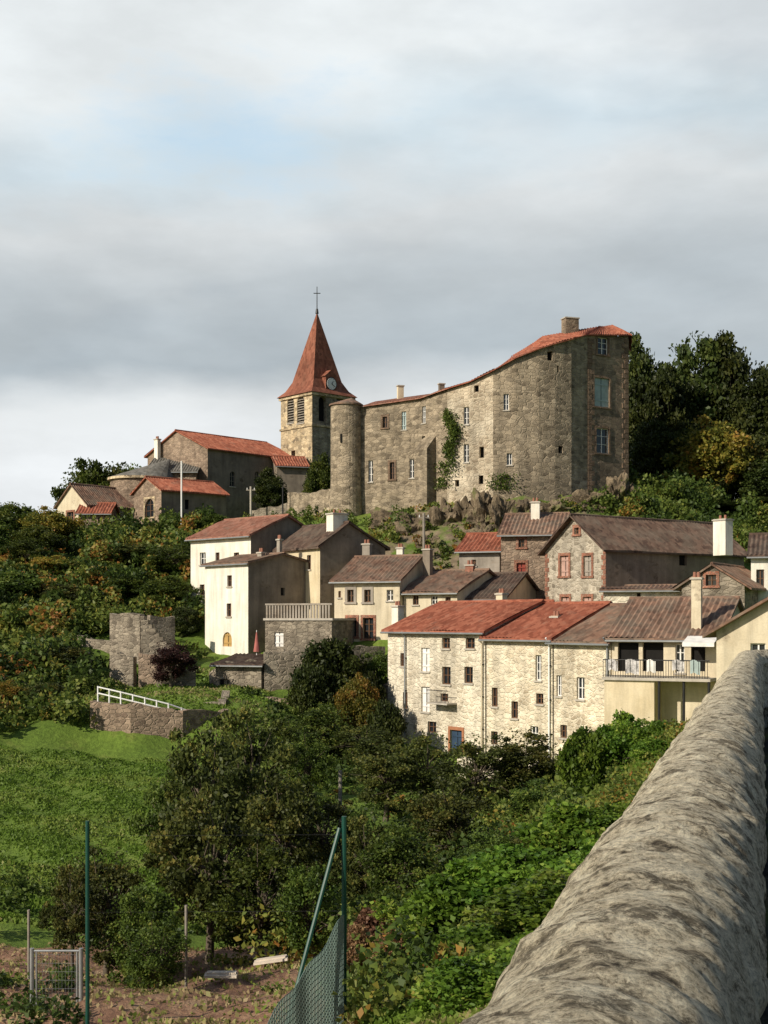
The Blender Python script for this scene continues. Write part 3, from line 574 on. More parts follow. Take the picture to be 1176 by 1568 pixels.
for (k,di) in ((9,(pts[10]-pts[9]).normalized()),(10,(pts[9]-pts[10]).normalized())):
    z=11.5; i=0
    nrm=Vector(((pts[10]-pts[9]).normalized().y,-(pts[10]-pts[9]).normalized().x))
    while z<zs[k]-.6:
        w=.75 if i%2 else .45; T.mb('quoins').box(Vector((*(pts[k]+nrm*.002),z)),di.to_3d()*w,(nrm*.06).to_3d(),(0,0,.42),'stone_quoin'); z+=.45; i+=1
di=(pts[2]-pts[1]).normalized(); nr=Vector((di.y,-di.x)); b0=pts[1]+di*.3
p=[b0,b0+di*1.6,b0+di*1.6+nr*1.1,b0+nr*1.1]; zt=Z(690,117); 
for i in range(4):
    j=(i+1)%4; tz=[zt+1.2 if q<2 else zt for q in (i,j)]; T.mb('buttress').poly([(*p[j],8),(*p[i],8),(*p[i],tz[0]),(*p[j],tz[1])],'stone_castle')
T.mb('buttress').poly([(*p[0],zt+1.2),(*p[3],zt),(*p[2],zt),(*p[1],zt+1.2)],'stone_castle')
chimney(T,X(873,118),118,24.0,Z(487,118),1.3,'stone_castle_dark',.3,False)
chimney(T,X(613,121),121,19.5,Z(590,121),.55,'plaster_cream',.3,False); chimney(T,X(676,119),119,20,Z(592,119)+.3,.5,'plaster_brown',.3,False)
cx,cy=X(530,120.5),120.3; r=1.42; n=28; zt=Z(619,120)
for i in range(n):
    a0,a1=2*math.pi*i/n,2*math.pi*(i+1)/n
    for (z0,z1,ra,rb_) in ((8,13,r*1.12,r),(13,zt,r,r)):
        T.mb('turret').poly([(cx+ra*math.cos(a0),cy+ra*math.sin(a0),z0),(cx+ra*math.cos(a1),cy+ra*math.sin(a1),z0),(cx+rb_*math.cos(a1),cy+rb_*math.sin(a1),z1),(cx+rb_*math.cos(a0),cy+rb_*math.sin(a0),z1)],'stone_castle',[(i*.32,z0),(i*.32+.32,z0),(i*.32+.32,z1),(i*.32,z1)])
    R=r+.15; T.mb('turret_roof').poly([(cx+R*math.cos(a0),cy+R*math.sin(a0),zt),(cx+R*math.cos(a1),cy+R*math.sin(a1),zt),(cx+.5,cy+.6,zt+.75)],'tiles_brown')
    T.mb('turret_roof').poly([(cx+R*math.cos(a0),cy+R*math.sin(a0),zt-.15),(cx+R*math.cos(a1),cy+R*math.sin(a1),zt-.15),(cx+R*math.cos(a1),cy+R*math.sin(a1),zt),(cx+R*math.cos(a0),cy+R*math.sin(a0),zt)],'tiles_brown')
T.mb('arrow_slit').box((cx-.5,cy-r-.02,16.2),(.16,0,0),(0,.1,0),(0,0,.8),'void_dark')
T.done()
for i in range(10): FOOT.append((pts[i],(pts[i+1]-pts[i]).normalized(),dirs[i],(pts[i+1]-pts[i]).length,8))

# ---- free standing walls
def stonewall(name,poly,mat,th=.5,cap=True,ragged=.15):
    """poly [(u,d,vtop)]"""
    ptz=[(Vector((X(u,d),d)),Z(v,d)) for u,d,v in poly]; T=Thing(name,(ptz[0][0].x,ptz[0][0].y,ptz[0][1])); M=T.mb('masonry')
    for (p,z0),(q,z1) in zip(ptz[:-1],ptz[1:]):
        L=(q-p).length
        if L<.05: continue
        e=(q-p)/L; nb=Vector((-e.y,e.x)); n=max(1,int(L/.5)); prev=None
        for i in range(n+1):
            t=i/n; c=p.lerp(q,t); z=z0+(z1-z0)*t+(random.uniform(-ragged,ragged)); g=min(H(c.x,c.y),H(*(c-nb*1.0)))-.5; g=min(g,z-.4)
            cur=(c,c+nb*th,z,g,t*L)
            if prev:
                a,b=prev,cur
                M.poly([(*a[0],a[3]),(*b[0],b[3]),(*b[0],b[2]),(*a[0],a[2])],mat,[(a[4],a[3]),(b[4],b[3]),(b[4],b[2]),(a[4],a[2])])
                M.poly([(*b[1],b[3]),(*a[1],a[3]),(*a[1],a[2]),(*b[1],b[2])],mat); M.poly([(*a[0],a[2]),(*b[0],b[2]),(*b[1],b[2]),(*a[1],a[2])],mat)
            else: M.poly([(*cur[1],g),(*cur[0],g),(*cur[0],z),(*cur[1],z)],mat)
            prev=cur
        M.poly([(*prev[0],prev[3]),(*prev[1],prev[3]),(*prev[1],prev[2]),(*prev[0],prev[2])],mat)
    T.done()
stonewall('rampart_wall',[(385,129,781),(440,127,772)],'stone_grey'); stonewall('rampart_wall',[(440,126.9,756),(512,120.5,750)],'stone_castle',.8)
stonewall('retaining_wall',[(138,76,1072),(200,75.5,1078),(280,76,1090),(350,78,1088)],'stone_rose',.6)
stonewall('retaining_wall',[(296,80,1078),(345,80,1078),(352,83,1060)],'stone_grey',.5)
# ruined terrace walls and steps below the church slope
stonewall('ruined_wall',[(168,92,940),(214,91,940)],'stone_grey',.6,ragged=.08); stonewall('ruined_wall',[(230,94,942),(268,95,945)],'stone_grey',.6,ragged=.08)
stonewall('ruined_wall',[(168,88,1006),(204,87.5,1006)],'stone_grey',.5,ragged=.08); stonewall('garden_wall',[(118,94,975),(170,93,980)],'stone_grey',.5)
stonewall('ruined_wall',[(212,87.5,1000),(262,87.5,1004)],'stone_rose',.5,ragged=.1)
T=Thing('stone_staircase',(X(216,90.9),90.9,H(X(216,90.9),90.9)))
for i in range(10):
    x=X(215,90.9)+i*.26; T.mb('step_%d'%(i+1)).box((x,90.9,H(x,90.9)-.6),(.26,0,0),(0,1.0,0),(0,0,Z(943+i*6.5,91)-H(x,90.9)+.6),'stone_grey')
T.done()
stonewall('garden_wall',[(240,86,1040),(300,86.5,1022)],'stone_grey',.5)
stonewall('garden_wall',[(320,88,1030),(345,87,1012),(408,87,1010)],'stone_grey',.5); stonewall('garden_wall',[(405,86,1000),(512,87,992),(590,89,990)],'stone_grey',.5)
stonewall('garden_wall',[(405,83,1068),(520,83,1075)],'stone_rose',.5); stonewall('garden_wall',[(0,84,1040),(60,84,1042)],'stone_grey',.5,ragged=.3)
stonewall('garden_wall',[(560,86,1050),(596,85,1045)],'stone_grey',.5); stonewall('garden_wall',[(700,72,1162),(770,70,1165),(880,65,1178)],'stone_cream',.4)
stonewall('rampart_wall',[(50,123,850),(130,127,835)],'stone_grey',.5); stonewall('garden_wall',[(860,104,818),(960,103,800)],'stone_grey',.5)
house('garden_shed',(330,87),(400,86),4,1018,0.5,'gx','stone_grey','tiles_dark',{'F':[(336,1040,350,1066,VD)]},rf=1)
# rock outcrops
def rock(name,u,v,d,sx,sy,sz,seed):
    import bmesh
    bm=bmesh.new(); bmesh.ops.create_icosphere(bm,subdivisions=5,radius=1)
    for vv in bm.verts:
        p=vv.co.copy(); n=mnoise.fractal(p*1.6+Vector((seed*7,0,0)),1,2,5); n2=mnoise.cell(p*3+Vector((seed,3,0))); n3=abs(mnoise.noise(p*2.5+Vector((0,seed,0))))
        vv.co=p*(.9+.45*n+.2*n2-.25*n3)
        vv.co=Vector((vv.co.x*sx,vv.co.y*sy,vv.co.z*sz))
    me=bpy.data.meshes.new(name); bm.to_mesh(me); bm.free(); me.materials.append(MAT['rock']); ob=bpy.data.objects.new(name,me); ob.location=P(u,v,d); scene.collection.objects.link(ob)
m,nt,b=newmat('rock'); mp=uvmap(nt,1,1,obj=True); n1=noise(nt,mp,0.9,9,0.72); c=ramp(nt,n1,[(0.32,(0.05,0.04,0.028)),(0.5,(0.17,0.13,0.085)),(0.68,(0.32,0.25,0.165))])
c=mix(nt,ramp(nt,noise(nt,mp,0.7,6,0.6),[(0.52,0.0),(0.62,0.85)]),c,(0.10,0.12,0.03)); nt.links.new(c,b.inputs['Base Color']); b.inputs['Roughness'].default_value=1; bump(nt,b,n1,1.0,.3)
for i,(u,v,d,a_,b_,c_) in enumerate([(640,822,111,2.2,1.5,2.2),(675,812,111,1.6,1.3,2.3),(708,806,110.8,1.9,1.5,2.3),(742,800,110,1.7,1.4,2.6),(765,806,109.5,1.5,1.2,2.6),(600,808,113,2.2,1.5,1.5),(800,795,110.5,1.9,1.4,1.6),(840,790,110.5,1.8,1.3,1.4),(900,775,112,2.2,1.3,1.3),(945,768,113,1.3,1.2,2.1),(968,770,114,.8,.8,2.0),(655,842,107,1.3,1,1.3),(985,792,113,1.0,1,1.4),(735,835,107,1.3,1,1.6)]):
    rock('rock_outcrop',u,v,d,a_,b_,c_,i)

# ------------------------------------------------------------------ vegetation
rng=np.random.default_rng(5)
def leafquads(cen,size,r,up=0.0):
    n=len(cen); a=r.normal(size=(n,3)); a[:,2]+=up; a/=np.linalg.norm(a,axis=1)[:,None]
    b=r.normal(size=(n,3)); b-=a*(a*b).sum(1)[:,None]; b/=np.linalg.norm(b,axis=1)[:,None]
    s=(size*r.uniform(.6,1.35,n))[:,None]
    nn=np.cross(a,b)*s*.18
    V=np.stack([cen+a*s*.5,cen+b*s*.32+nn,cen-a*s*.5,cen-b*s*.32+nn],1).reshape(-1,3)
    return V,np.arange(4*n).reshape(n,4)
def tube_np(a,b,r0,r1,n=6):
    a,b=np.array(a,float),np.array(b,float); d=(b-a)/max(np.linalg.norm(b-a),1e-6); t=np.array([1,0,0]) if abs(d[0])<.8 else np.array([0,1,0])
    e1=np.cross(d,t); e1/=np.linalg.norm(e1); e2=np.cross(d,e1); an=np.arange(n)*2*math.pi/n
    ring=np.cos(an)[:,None]*e1+np.sin(an)[:,None]*e2
    V=np.concatenate([a+ring*r0,b+ring*r1]); i=np.arange(n); j=(i+1)%n
    return V,np.stack([i,j,j+n,i+n],1)
def treemesh(name,seed,Ht,R,nclu,nper,leaf,lm,trunk=.3,rz=.42,zc=.6,clr=.22,sr=.1,solid=.6):
    r=np.random.default_rng(seed); Vs=[];Qs=[];mi=[];ti=[];off=0
    def add(V,Q,m,t):
        nonlocal off
        Vs.append(V);Qs.append(Q+off);mi.append(np.full(len(Q),m));ti.append(np.broadcast_to(t,(len(Q),)));off+=len(V)
    dirs_=r.normal(size=(nclu,3)); dirs_/=np.linalg.norm(dirs_,axis=1)[:,None]
    rad=r.uniform(0.2,1,nclu)**.5*r.uniform(.7,1.22,nclu)
    cen=dirs_*rad[:,None]*np.array([R,R,Ht*rz]); cen[:,2]+=Ht*zc
    cen[:,:2]*=np.clip(1.15-.45*np.clip((cen[:,2:]-Ht*zc)/(Ht*rz),0,1),.4,1.2)
    th=Ht*trunk; lean=r.normal(size=2)*.05*Ht; base=np.array([0,0,-.4]); p1=np.array([lean[0]*.4,lean[1]*.4,th]); p2=np.array([lean[0],lean[1],Ht*zc])
    r0=Ht*.02+.03
    V,Q=tube_np(base,p1,r0*1.3,r0*.8,8); add(V,Q,1,.5); V,Q=tube_np(p1,p2,r0*.8,r0*.4,8); add(V,Q,1,.5)
    for k in range(nclu):
        c=cen[k]; t=r.uniform(0,.8); s=p1*(1-t)+p2*t; md=(s+c)/2+r.normal(size=3)*.06*R+np.array([0,0,.04*Ht])
        V,Q=tube_np(s,md,r0*.34,r0*.2,5); add(V,Q,1,.5); V,Q=tube_np(md,c,r0*.2,r0*.07,5); add(V,Q,1,.5)
    for k in range(nclu):
        cr=R*clr*r.uniform(.5,1.5); n=int(nper*r.uniform(.5,1.4)*(cr/(R*clr))**1.6)+8; d=r.normal(size=(n,3)); d/=np.linalg.norm(d,axis=1)[:,None]
        pos=cen[k]+d*(cr*r.uniform(0.15,1.05,n)**solid)[:,None]*np.array([1,1,.7])+r.normal(size=(n,3))*cr*.16
        V,Q=leafquads(pos,leaf,r); base_t=r.uniform(.12,.88); add(V,Q,0,np.clip(base_t+r.normal(size=n)*.17,0,1))
    ns=int(nper*nclu*sr); d=r.normal(size=(ns,3)); d/=np.linalg.norm(d,axis=1)[:,None]
    pos=d*(r.uniform(.3,1.1,ns)**.5)[:,None]*np.array([R,R,Ht*rz]); pos[:,2]+=Ht*zc; V,Q=leafquads(pos,leaf,r); add(V,Q,0,r.uniform(.2,.7,ns))
    V=np.concatenate(Vs); 
    return fastmesh(name,V,np.concatenate(Qs),[lm,'bark'],np.concatenate(mi),{'tint':('FACE',np.concatenate(ti))})
TM={}
for i in range(3): TM['mid%d'%i]=(treemesh('fruit_tree_mesh%d'%i,20+i,7,2.3,54,155,.20,'leaf_olive',sr=.10,clr=.2),7,2.3)
for i in range(2): TM['grn%d'%i]=(treemesh('leafy_tree_mesh%d'%i,30+i,7,2.5,58,170,.22,'leaf_green',trunk=.2,rz=.46,zc=.52,clr=.23),7,2.5)
for i in range(3): TM['big%d'%i]=(treemesh('forest_tree_mesh%d'%i,40+i,16,5.5,80,230,.58,'leaf_dark',trunk=.2,rz=.46,zc=.54,clr=.23),16,5.5)
TM['aut0']=(treemesh('autumn_tree_mesh',50,10,4.5,60,220,.44,'leaf_autumn',trunk=.2,rz=.44,zc=.53,clr=.25),10,4.5)
for i in range(2): TM['gbig%d'%i]=(treemesh('broad_tree_mesh%d'%i,51+i,10,4.5,64,200,.44,'leaf_green',trunk=.2,rz=.44,zc=.53,clr=.23),10,4.5)
TM['obig']=(treemesh('olive_tree_mesh',55,10,4.5,64,200,.44,'leaf_olive',trunk=.2,rz=.44,zc=.53,clr=.23),10,4.5)
for i in range(3): TM['shr%d'%i]=(treemesh('shrub_mesh%d'%i,60+i,3,1.7,58,150,.22,'leaf_bright',trunk=.08,rz=.5,zc=.47,clr=.23,sr=.2),3,1.7)
TM['dshr']=(treemesh('dark_shrub_mesh',66,3,1.7,40,240,.20,'leaf_dark',trunk=.08,rz=.5,zc=.47,clr=.28),3,1.7)
TM['plum']=(treemesh('plum_tree_mesh',67,4,1.6,34,200,.16,'leaf_plum',clr=.25),4,1.6)
TM['dry']=(treemesh('dry_shrub_mesh',68,3,1.3,60,120,.20,'leaf_dry',trunk=.08,rz=.5,zc=.47,clr=.3,sr=.6),3,1.3)
def tree(name,key,u,vt,d,wpx,zbase=None):
    me,Ht,R=TM[key]; x=X(u,d); zb=H(x,d) if zbase is None else zbase; h=max(Z(vt,d)-zb,.6); ob=bpy.data.objects.new(name,me)
    ob.location=(x,d,zb-.05); sxy=(wpx*d/F/2)/R; ob.scale=(sxy,sxy,h/(Ht*1.02)); ob.rotation_euler=(0,0,random.uniform(0,6.28)); scene.collection.objects.link(ob)
# behind castle, right
for u,vt,d,w,k in [(978,522,138,90,'big0'),(1010,560,134,95,'big1'),(1065,508,140,130,'big2'),(1120,520,138,110,'big0'),(1165,560,136,120,'big1'),(1215,590,136,110,'big2'),(1000,640,130,80,'big2'),(1060,660,130,100,'big0'),(1150,680,129,120,'big1'),(1030,570,137,100,'big1')]: tree('tall_tree',k,u,vt,d,w)
tree('autumn_tree','aut0',1085,636,127,120); tree('autumn_tree','obig',1150,655,127,110)
for u,vt,d,w,k in [(1030,765,121,90,'big2'),(1100,770,119,110,'big1'),(1160,760,120,110,'big0'),(1190,690,124,100,'big2'),(1010,740,124,70,'big1')]: tree('tall_tree',k,u,vt,d,w)
# left skyline
for u,vt,d,w,k in [(135,697,155,90,'gbig0'),(180,700,156,90,'obig'),(205,705,155,60,'gbig1'),(18,765,125,90,'gbig1'),(75,775,122,80,'aut0'),(-20,790,118,90,'gbig0'),(55,800,116,70,'gbig1'),(415,720,138,50,'big0'),(492,690,138,50,'gbig0'),(330,785,126,50,'gbig0'),(45,820,112,70,'grn0')]: tree('broadleaf_tree',k,u,vt,d,w)
# slopes left
for u,vt,d,w,k in [(20,870,104,100,'gbig1'),(85,850,110,90,'aut0'),(150,855,112,90,'gbig0'),(215,830,114,110,'obig'),(265,830,110,90,'grn1'),(255,880,104,80,'gbig0'),(110,890,103,90,'obig'),(40,930,98,90,'aut0'),(190,880,106,80,'gbig1'),(85,985,88,110,'obig'),(30,1010,86,90,'gbig0'),(125,1030,83,60,'grn0'),(285,925,99,40,'big1'),(10,1040,80,60,'aut0'),(70,1040,80,70,'obig'),(130,925,100,60,'gbig1')]: tree('hillside_tree',k,u,vt,d,w)
tree('plum_tree','plum',262,978,85,70); tree('evergreen_bush','dshr',510,968,84,105); tree('evergreen_bush','dshr',475,1010,82,60); tree('evergreen_bush','dshr',590,1065,78,55); tree('evergreen_bush','dshr',560,1020,83,60); tree('evergreen_bush','grn0',578,990,86,50)
tree('garden_tree','aut0',545,1030,80,60); tree('garden_tree','grn0',500,1070,74,90); tree('garden_tree','grn1',440,1095,72,80); tree('garden_tree','mid0',560,1105,72,100)
# orchard in valley
for u,vt,d,w,k in [(322,1085,42,140,'mid0'),(382,1065,46,150,'mid1'),(262,1165,46,90,'grn1'),(430,1180,40,130,'mid2'),(320,1190,33,170,'mid1'),(160,1290,32,140,'mid2'),(215,1340,30,110,'grn0'),(400,1280,32,150,'grn1'),(490,1210,46,110,'mid0'),
  (590,1135,56,110,'mid2'),(650,1115,58,110,'mid1'),(740,1120,52,120,'mid0'),(805,1112,52,120,'mid1'),(690,1190,40,130,'mid2'),(620,1250,34,120,'grn0'),(830,1190,44,110,'grn1'),(560,1235,38,100,'mid1'),(110,1310,30,80,'mid1'),(480,1310,30,110,'grn0'),(470,1115,64,70,'grn1'),(240,1400,26,90,'grn1'),(860,1150,54,80,'mid2')]: tree('orchard_tree',k,u,vt,d,w)
# bright near shrubs
for u,vt,d,w,k in [(700,1330,22,180,'shr0'),(790,1290,22,190,'shr1'),(880,1235,24,170,'shr2'),(850,1340,17,200,'shr0'),(740,1410,17,180,'shr1'),(920,1290,20,150,'shr2'),(800,1440,14,200,'shr2'),(690,1480,18,150,'shr0'),(900,1110,47,90,'shr1'),(945,1110,47,90,'shr0'),(960,1095,50,80,'shr2'),(1010,1100,44,70,'shr1'),(950,1230,24,110,'shr0'),(690,1400,25,130,'grn1'),(740,1490,13,180,'shr0'),(860,1430,12,180,'shr1'),(1000,1150,38,60,'shr0'),(655,1370,28,90,'mid1'),(830,1260,32,90,'mid0'),(760,1260,34,100,'grn0')]: tree('green_shrub',k,u,vt,d,w)
tree('dry_shrub','dry',575,1385,25,90); tree('dry_shrub','dry',545,1410,23,60); tree('dry_shrub','dry',610,1410,22,60)
def inside(x,y,mar=.8):
    p=Vector((x,y))
    for a,e,bk,L,D in FOOT:
        q=p-a; s=q.dot(e); t=q.dot(bk)
        if -mar<s<L+mar and -mar<t<D+mar: return True
    return False
def mass(name,regs,mat,seed):
    r=np.random.default_rng(seed); Vs=[];Qs=[];ti=[];off=0
    for (u0,u1,d0,d1,n,h0,h1,lf,t0,t1) in regs:
        for _ in range(n):
            d=r.uniform(d0,d1); x=X(r.uniform(u0,u1),d); rr=r.uniform(h0,h1)
            if inside(x,d,rr*.6): continue
            z=H(x,d); k=int(130*rr*rr/(lf/.3)**1.3)+50; nb=r.integers(2,6); bt=r.uniform(t0,t1)
            for q in range(nb):
                c=np.array([x,d,z+rr*.3])+r.normal(size=3)*rr*np.array([.5,.5,.28]); dd=r.normal(size=(k//nb,3)); dd/=np.linalg.norm(dd,axis=1)[:,None]
                pos=c+dd*(rr*.55*r.uniform(.2,1.1,len(dd))**.5)[:,None]; V,Q=leafquads(pos,lf,r); Vs.append(V);Qs.append(Q+off);off+=len(V)
                ti.append(np.clip(bt+r.normal()*.08+r.normal(size=len(Q))*.1,0,1))
    me=fastmesh(name,np.concatenate(Vs),np.concatenate(Qs),[mat],None,{'tint':('FACE',np.concatenate(ti))}); scene.collection.objects.link(bpy.data.objects.new(name,me)); print(name,off//4)
mass('hillside_shrubs',[(-60,120,84,130,190,.8,2.0,.38,0.1,.98),(120,310,97,130,170,.8,1.9,.38,.1,.98),(120,310,82,97,20,.4,.8,.26,.2,.8),(300,620,101,112,70,.5,1.2,.28,.3,.95),(620,800,101,107,26,.4,.9,.28,.3,.95),(620,800,107,112,26,.3,.7,.24,.4,.9),(800,900,101,112,34,.5,1.1,.28,.3,.95),(900,1200,100,124,90,.8,2.2,.36,0.1,.7),(560,900,110,118,44,.3,.8,.22,.4,.9),(900,1000,110,118,34,.5,1.2,.26,.3,.85),
  (380,620,66,86,60,.6,1.4,.24,0.1,.8),(-60,130,74,84,30,.8,1.6,.3,.1,.8),(600,1000,50,70,60,.5,1.2,.22,.1,.8),(330,540,112,126,50,.4,1.1,.26,.3,.9)],'leaf_hill',3)
mass('undergrowth',[(-40,640,38,46,40,.4,.9,.16,.1,.7),(420,900,30,50,100,.5,1.2,.17,.1,.8),(560,760,14,28,60,.3,.7,.12,.2,.9),(260,640,48,62,50,.5,1.1,.2,.1,.6),(930,1060,28,44,50,.2,.6,.11,.3,.95),(-40,130,22,30,16,.3,.6,.12,.1,.6),(200,560,26,32,8,.2,.35,.1,.4,.95)],'leaf_hill',4)
# ivy climbing the castle wall
r=np.random.default_rng(12); Vs=[];off=0;Qs=[];ti=[]
for (seg,s0,h0,sw,hh,n) in ((1,3.9,14.5,.5,4.0,900),(2,.5,15.0,.6,3.2,900),(1,3.0,12.0,.9,2.0,500),(4,1.0,11.5,1.0,1.2,400)):
    e=(pts[seg+1]-pts[seg]).normalized(); nr=Vector((e.y,-e.x)); s=s0+r.normal(size=n)*sw*.6; z=h0+r.uniform(-.2,1,n)*hh; s=s+np.sin(z*2)*.3
    c=np.stack([pts[seg].x+e.x*s+nr.x*.12,pts[seg].y+e.y*s+nr.y*.12,z],1)+r.normal(size=(n,3))*.06+np.array([nr.x,nr.y,0])*r.uniform(0,.25,n)[:,None]
    V,Q=leafquads(c,.2,r); Vs.append(V);Qs.append(Q+off);off+=len(V);ti.append(r.uniform(.2,.7,n))
scene.collection.objects.link(bpy.data.objects.new('castle_ivy',fastmesh('castle_ivy',np.concatenate(Vs),np.concatenate(Qs),['leaf_hill'],None,{'tint':('FACE',np.concatenate(ti))})))
def grassmass(name,regs,mat,seed):
    r=np.random.default_rng(seed); Vs=[];Qs=[];ti=[];off=0
    for (u0,u1,d0,d1,n,sz,t0,t1) in regs:
        d=r.uniform(d0,d1,n); u=r.uniform(u0,u1,n); x=(u-CU)*d/F; z=Hn(x,d); ok=x<(-1.2+.29*d); x,d,z=x[ok],d[ok],z[ok]
        V,Q=leafquads(np.stack([x,d,z+sz*.2],1),sz,r,up=1.6); Vs.append(V);Qs.append(Q+off);off+=len(V)
        cl=.5+.5*np.sin(x*.5+np.sin(d*.7)*2); ti.append(np.clip(t0+(t1-t0)*cl+r.normal(size=len(Q))*.10,0,1))
    me=fastmesh(name,np.concatenate(Vs),np.concatenate(Qs),[mat],None,{'tint':('FACE',np.concatenate(ti))}); scene.collection.objects.link(bpy.data.objects.new(name,me))
grassmass('grass',[(-60,400,40,73,50000,.16,.3,.72),(500,1100,20,50,50000,.16,.4,.98),(-60,620,18,38,7000,.12,.9,1.0),(550,800,10,22,9000,.14,.3,.9),(100,420,76,92,8000,.2,.4,.9)],'grass_blade',9)

# ------------------------------------------------------------------ parapet wall
def cl(y):
    x=-0.562+.29*y
    if y>27: x+=(y-27)**1.4*.45
    return x
rows=[];y=-1.5
while y<34: rows.append(y); y+= .02 if y<6 else (.05 if y<13 else .14)
wd=.50; zc=-.62; prof=[(wd-.03,-1.2),(wd-.03,-.55),(wd-.03,-.33)]
NA=34
for i in range(NA+1):
    an=math.pi*i/NA; prof.append((wd/2+(wd/2+.02)*math.cos(an),-.28+.28*math.sin(an)))
prof+=[(.03,-.33),(.03,-.6),(.03,-1.2),(.02,-2.2),(0,-3.6)]
Vp=[]
for y in rows:
    for k,(t,h) in enumerate(prof):
        p=Vector((cl(y)+t,y-.29*t,zc+h)); n1=mnoise.fractal(Vector((p.x*2.6,p.y*2.6,p.z*2.6)),1,2,3); n2=mnoise.fractal(p*11,.9,2,5)
        o=.026*n1+.012*n2; dx=(t-wd/2)/(wd/2); p+=Vector((dx*o,0,o if 2<k<NA+4 else 0)); Vp.append(p)
m_=len(prof); idx=np.arange(len(rows)*m_).reshape(len(rows),m_)
Qp=np.stack([idx[:-1,:-1].ravel(),idx[:-1,1:].ravel(),idx[1:,1:].ravel(),idx[1:,:-1].ravel()],1)
me=fastmesh('stone_parapet_wall',np.array([tuple(v) for v in Vp]),Qp,['parapet_stone']); me.polygons.foreach_set('use_smooth',np.ones(len(Qp),bool))
scene.collection.objects.link(bpy.data.objects.new('stone_parapet_wall',me))

# ------------------------------------------------------------------ fences, poles
def post3(T,u,vt,d,r,mat,part='post'):
    x=X(u,d); T.mb(part).tube((x,d,H(x,d)-.3),(x,d,Z(vt,d)),r,r,mat,10)
T=Thing('wire_fence',P(330,1500,20)); post3(T,527,1250,15,.03,'fence_green','post_1'); post3(T,134,1257,22,.035,'fence_green','post_2')
a_=P(520,1268,15); bx=X(415,14.2); T.mb('brace').tube(a_,(bx,14.2,min(H(bx,14.2),Z(1610,14.2))),.025,.025,'fence_green')
for v in (1278,1395):
    p,q=P(527,v,15),P(134,v+2,22); T.mb('wires').tube(p,q,.0015,.0015,'iron_dark',4)
T.done()
T=Thing('rolled_netting',P(470,1500,14.5)); p0,p1=P(530,1400,15),P(400,1580,13)
for i in range(60):
    t=i/59; c=p0.lerp(p1,t)+Vector((0,.1*math.sin(t*11),.04*math.sin(t*17))); T.mb('mesh').tube(c,(c.x,c.y,c.z-2.0+.4*t),.007,.007,'net_green',4)
for j in range(32):
    z=-j*.062; prev=None
    for i in range(21):
        t=i/20; c=p0.lerp(p1,t)+Vector((0,.1*math.sin(t*11),z+.04*math.sin(t*17)))
        if prev: T.mb('mesh').tube(prev,c,.006,.006,'net_green',4,False)
        prev=c
T.done()
T=Thing('garden_gate',P(90,1520,24)); 
for u in (49,124): 
    x=X(u,24); T.mb('posts').tube((x,24,H(x,24)-.3),(x,24,Z(1452,24)),.04,.04,'galvanised',8)
for v in (1456,1570):
    T.mb('frame').tube(P(52,v,24),P(121,v,24),.022,.022,'galvanised',8)
for u in (56,118): T.mb('frame').tube(P(u,1456,24),P(u,1600,24),.018,.018,'galvanised',8)
for i in range(14): u=55+i*5; T.mb('mesh').tube(P(u,1456,24),P(u,1600,24),.0025,.0025,'galvanised',4)
for i in range(10): v=1462+i*13; T.mb('mesh').tube(P(55,v,24),P(120,v,24),.0025,.0025,'galvanised',4)
T.done()
for u,vt,d in ((285,1388,27),(44,1395,30)):
    T=Thing('fence_post',P(u,vt,d)); post3(T,u,vt,d,.03,'wood_grey'); T.mb('cap').tube(P(u,vt,d),P(u,vt-2,d),.035,.03,'wood_grey'); T.done()
T=Thing('white_railing',P(220,1080,76)); L_=[(150,1052,76.3),(185,1060,75.9),(222,1069,75.9),(258,1078,76.1),(298,1092,76.8)]
for (u0,v0,d0),(u1,v1,d1) in zip(L_[:-1],L_[1:]):
    for dv in (0,.36): p,q=P(u0,v0,d0),P(u1,v1,d1); p.z-=dv;q.z-=dv; T.mb('rails').tube(p,q,.045,.045,'paint_white',6)
    for t in (0,.5):
        p=P(u0,v0,d0).lerp(P(u1,v1,d1),t); T.mb('posts').tube((p.x,p.y,p.z-1.2),(p.x,p.y,p.z+.06),.05,.05,'paint_white',6)
T.done()
def pole(name,u,vt,d,r,mat,arms=True):
    T=Thing(name,(X(u,d),d,H(X(u,d),d))); post3(T,u,vt,d,r,mat)
    if arms:
        z=Z(vt,d)-.4; T.mb('crossarm').box((X(u,d)-.45,d-.05,z),(.9,0,0),(0,.1,0),(0,0,.1),'wood_grey')
        for q in (-.35,0,.35): T.mb('insulators').tube((X(u,d)+q,d,z+.1),(X(u,d)+q,d,z+.28),.05,.03,'paint_white',6)
    T.done()
pole('flag_mast',278,706,124,.08,'paint_white',False); pole('utility_pole',384,745,127,.1,'concrete'); pole('utility_pole',649,786,104,.11,'wood_grey'); pole('utility_pole',521,1180,48,.07,'wood_grey',False); pole('utility_pole',433,745,126,.07,'iron_dark',False)
T=Thing('closed_parasol',P(393,985,89)); p=P(393,965,89); q=P(393,1003,89); T.mb('pole').tube(q,p,.03,.03,'wood_white'); T.mb('canopy').tube(P(393,998,89),P(393,968,89),.22,.04,'cloth_pink',8); T.done()
for i,(u0,v0,u1,v1,d) in enumerate(((388,1512,440,1522,29),(312,1550,362,1556,27))):
    T=Thing('wooden_plank',P(u0,v0,d)); p=P(u0,v0,d); q=P(u1,v1,d-.6); p.z=H(p.x,p.y)+.14; q.z=H(q.x,q.y)+.14
    T.mb('board').box(p,q-p,(0,.28,0),(0,0,.05),'planks'); T.mb('board').box(p+Vector((.05,.05,.06)),(q-p)*.9,(0,.16,0),(0,0,.04),'planks'); T.done()

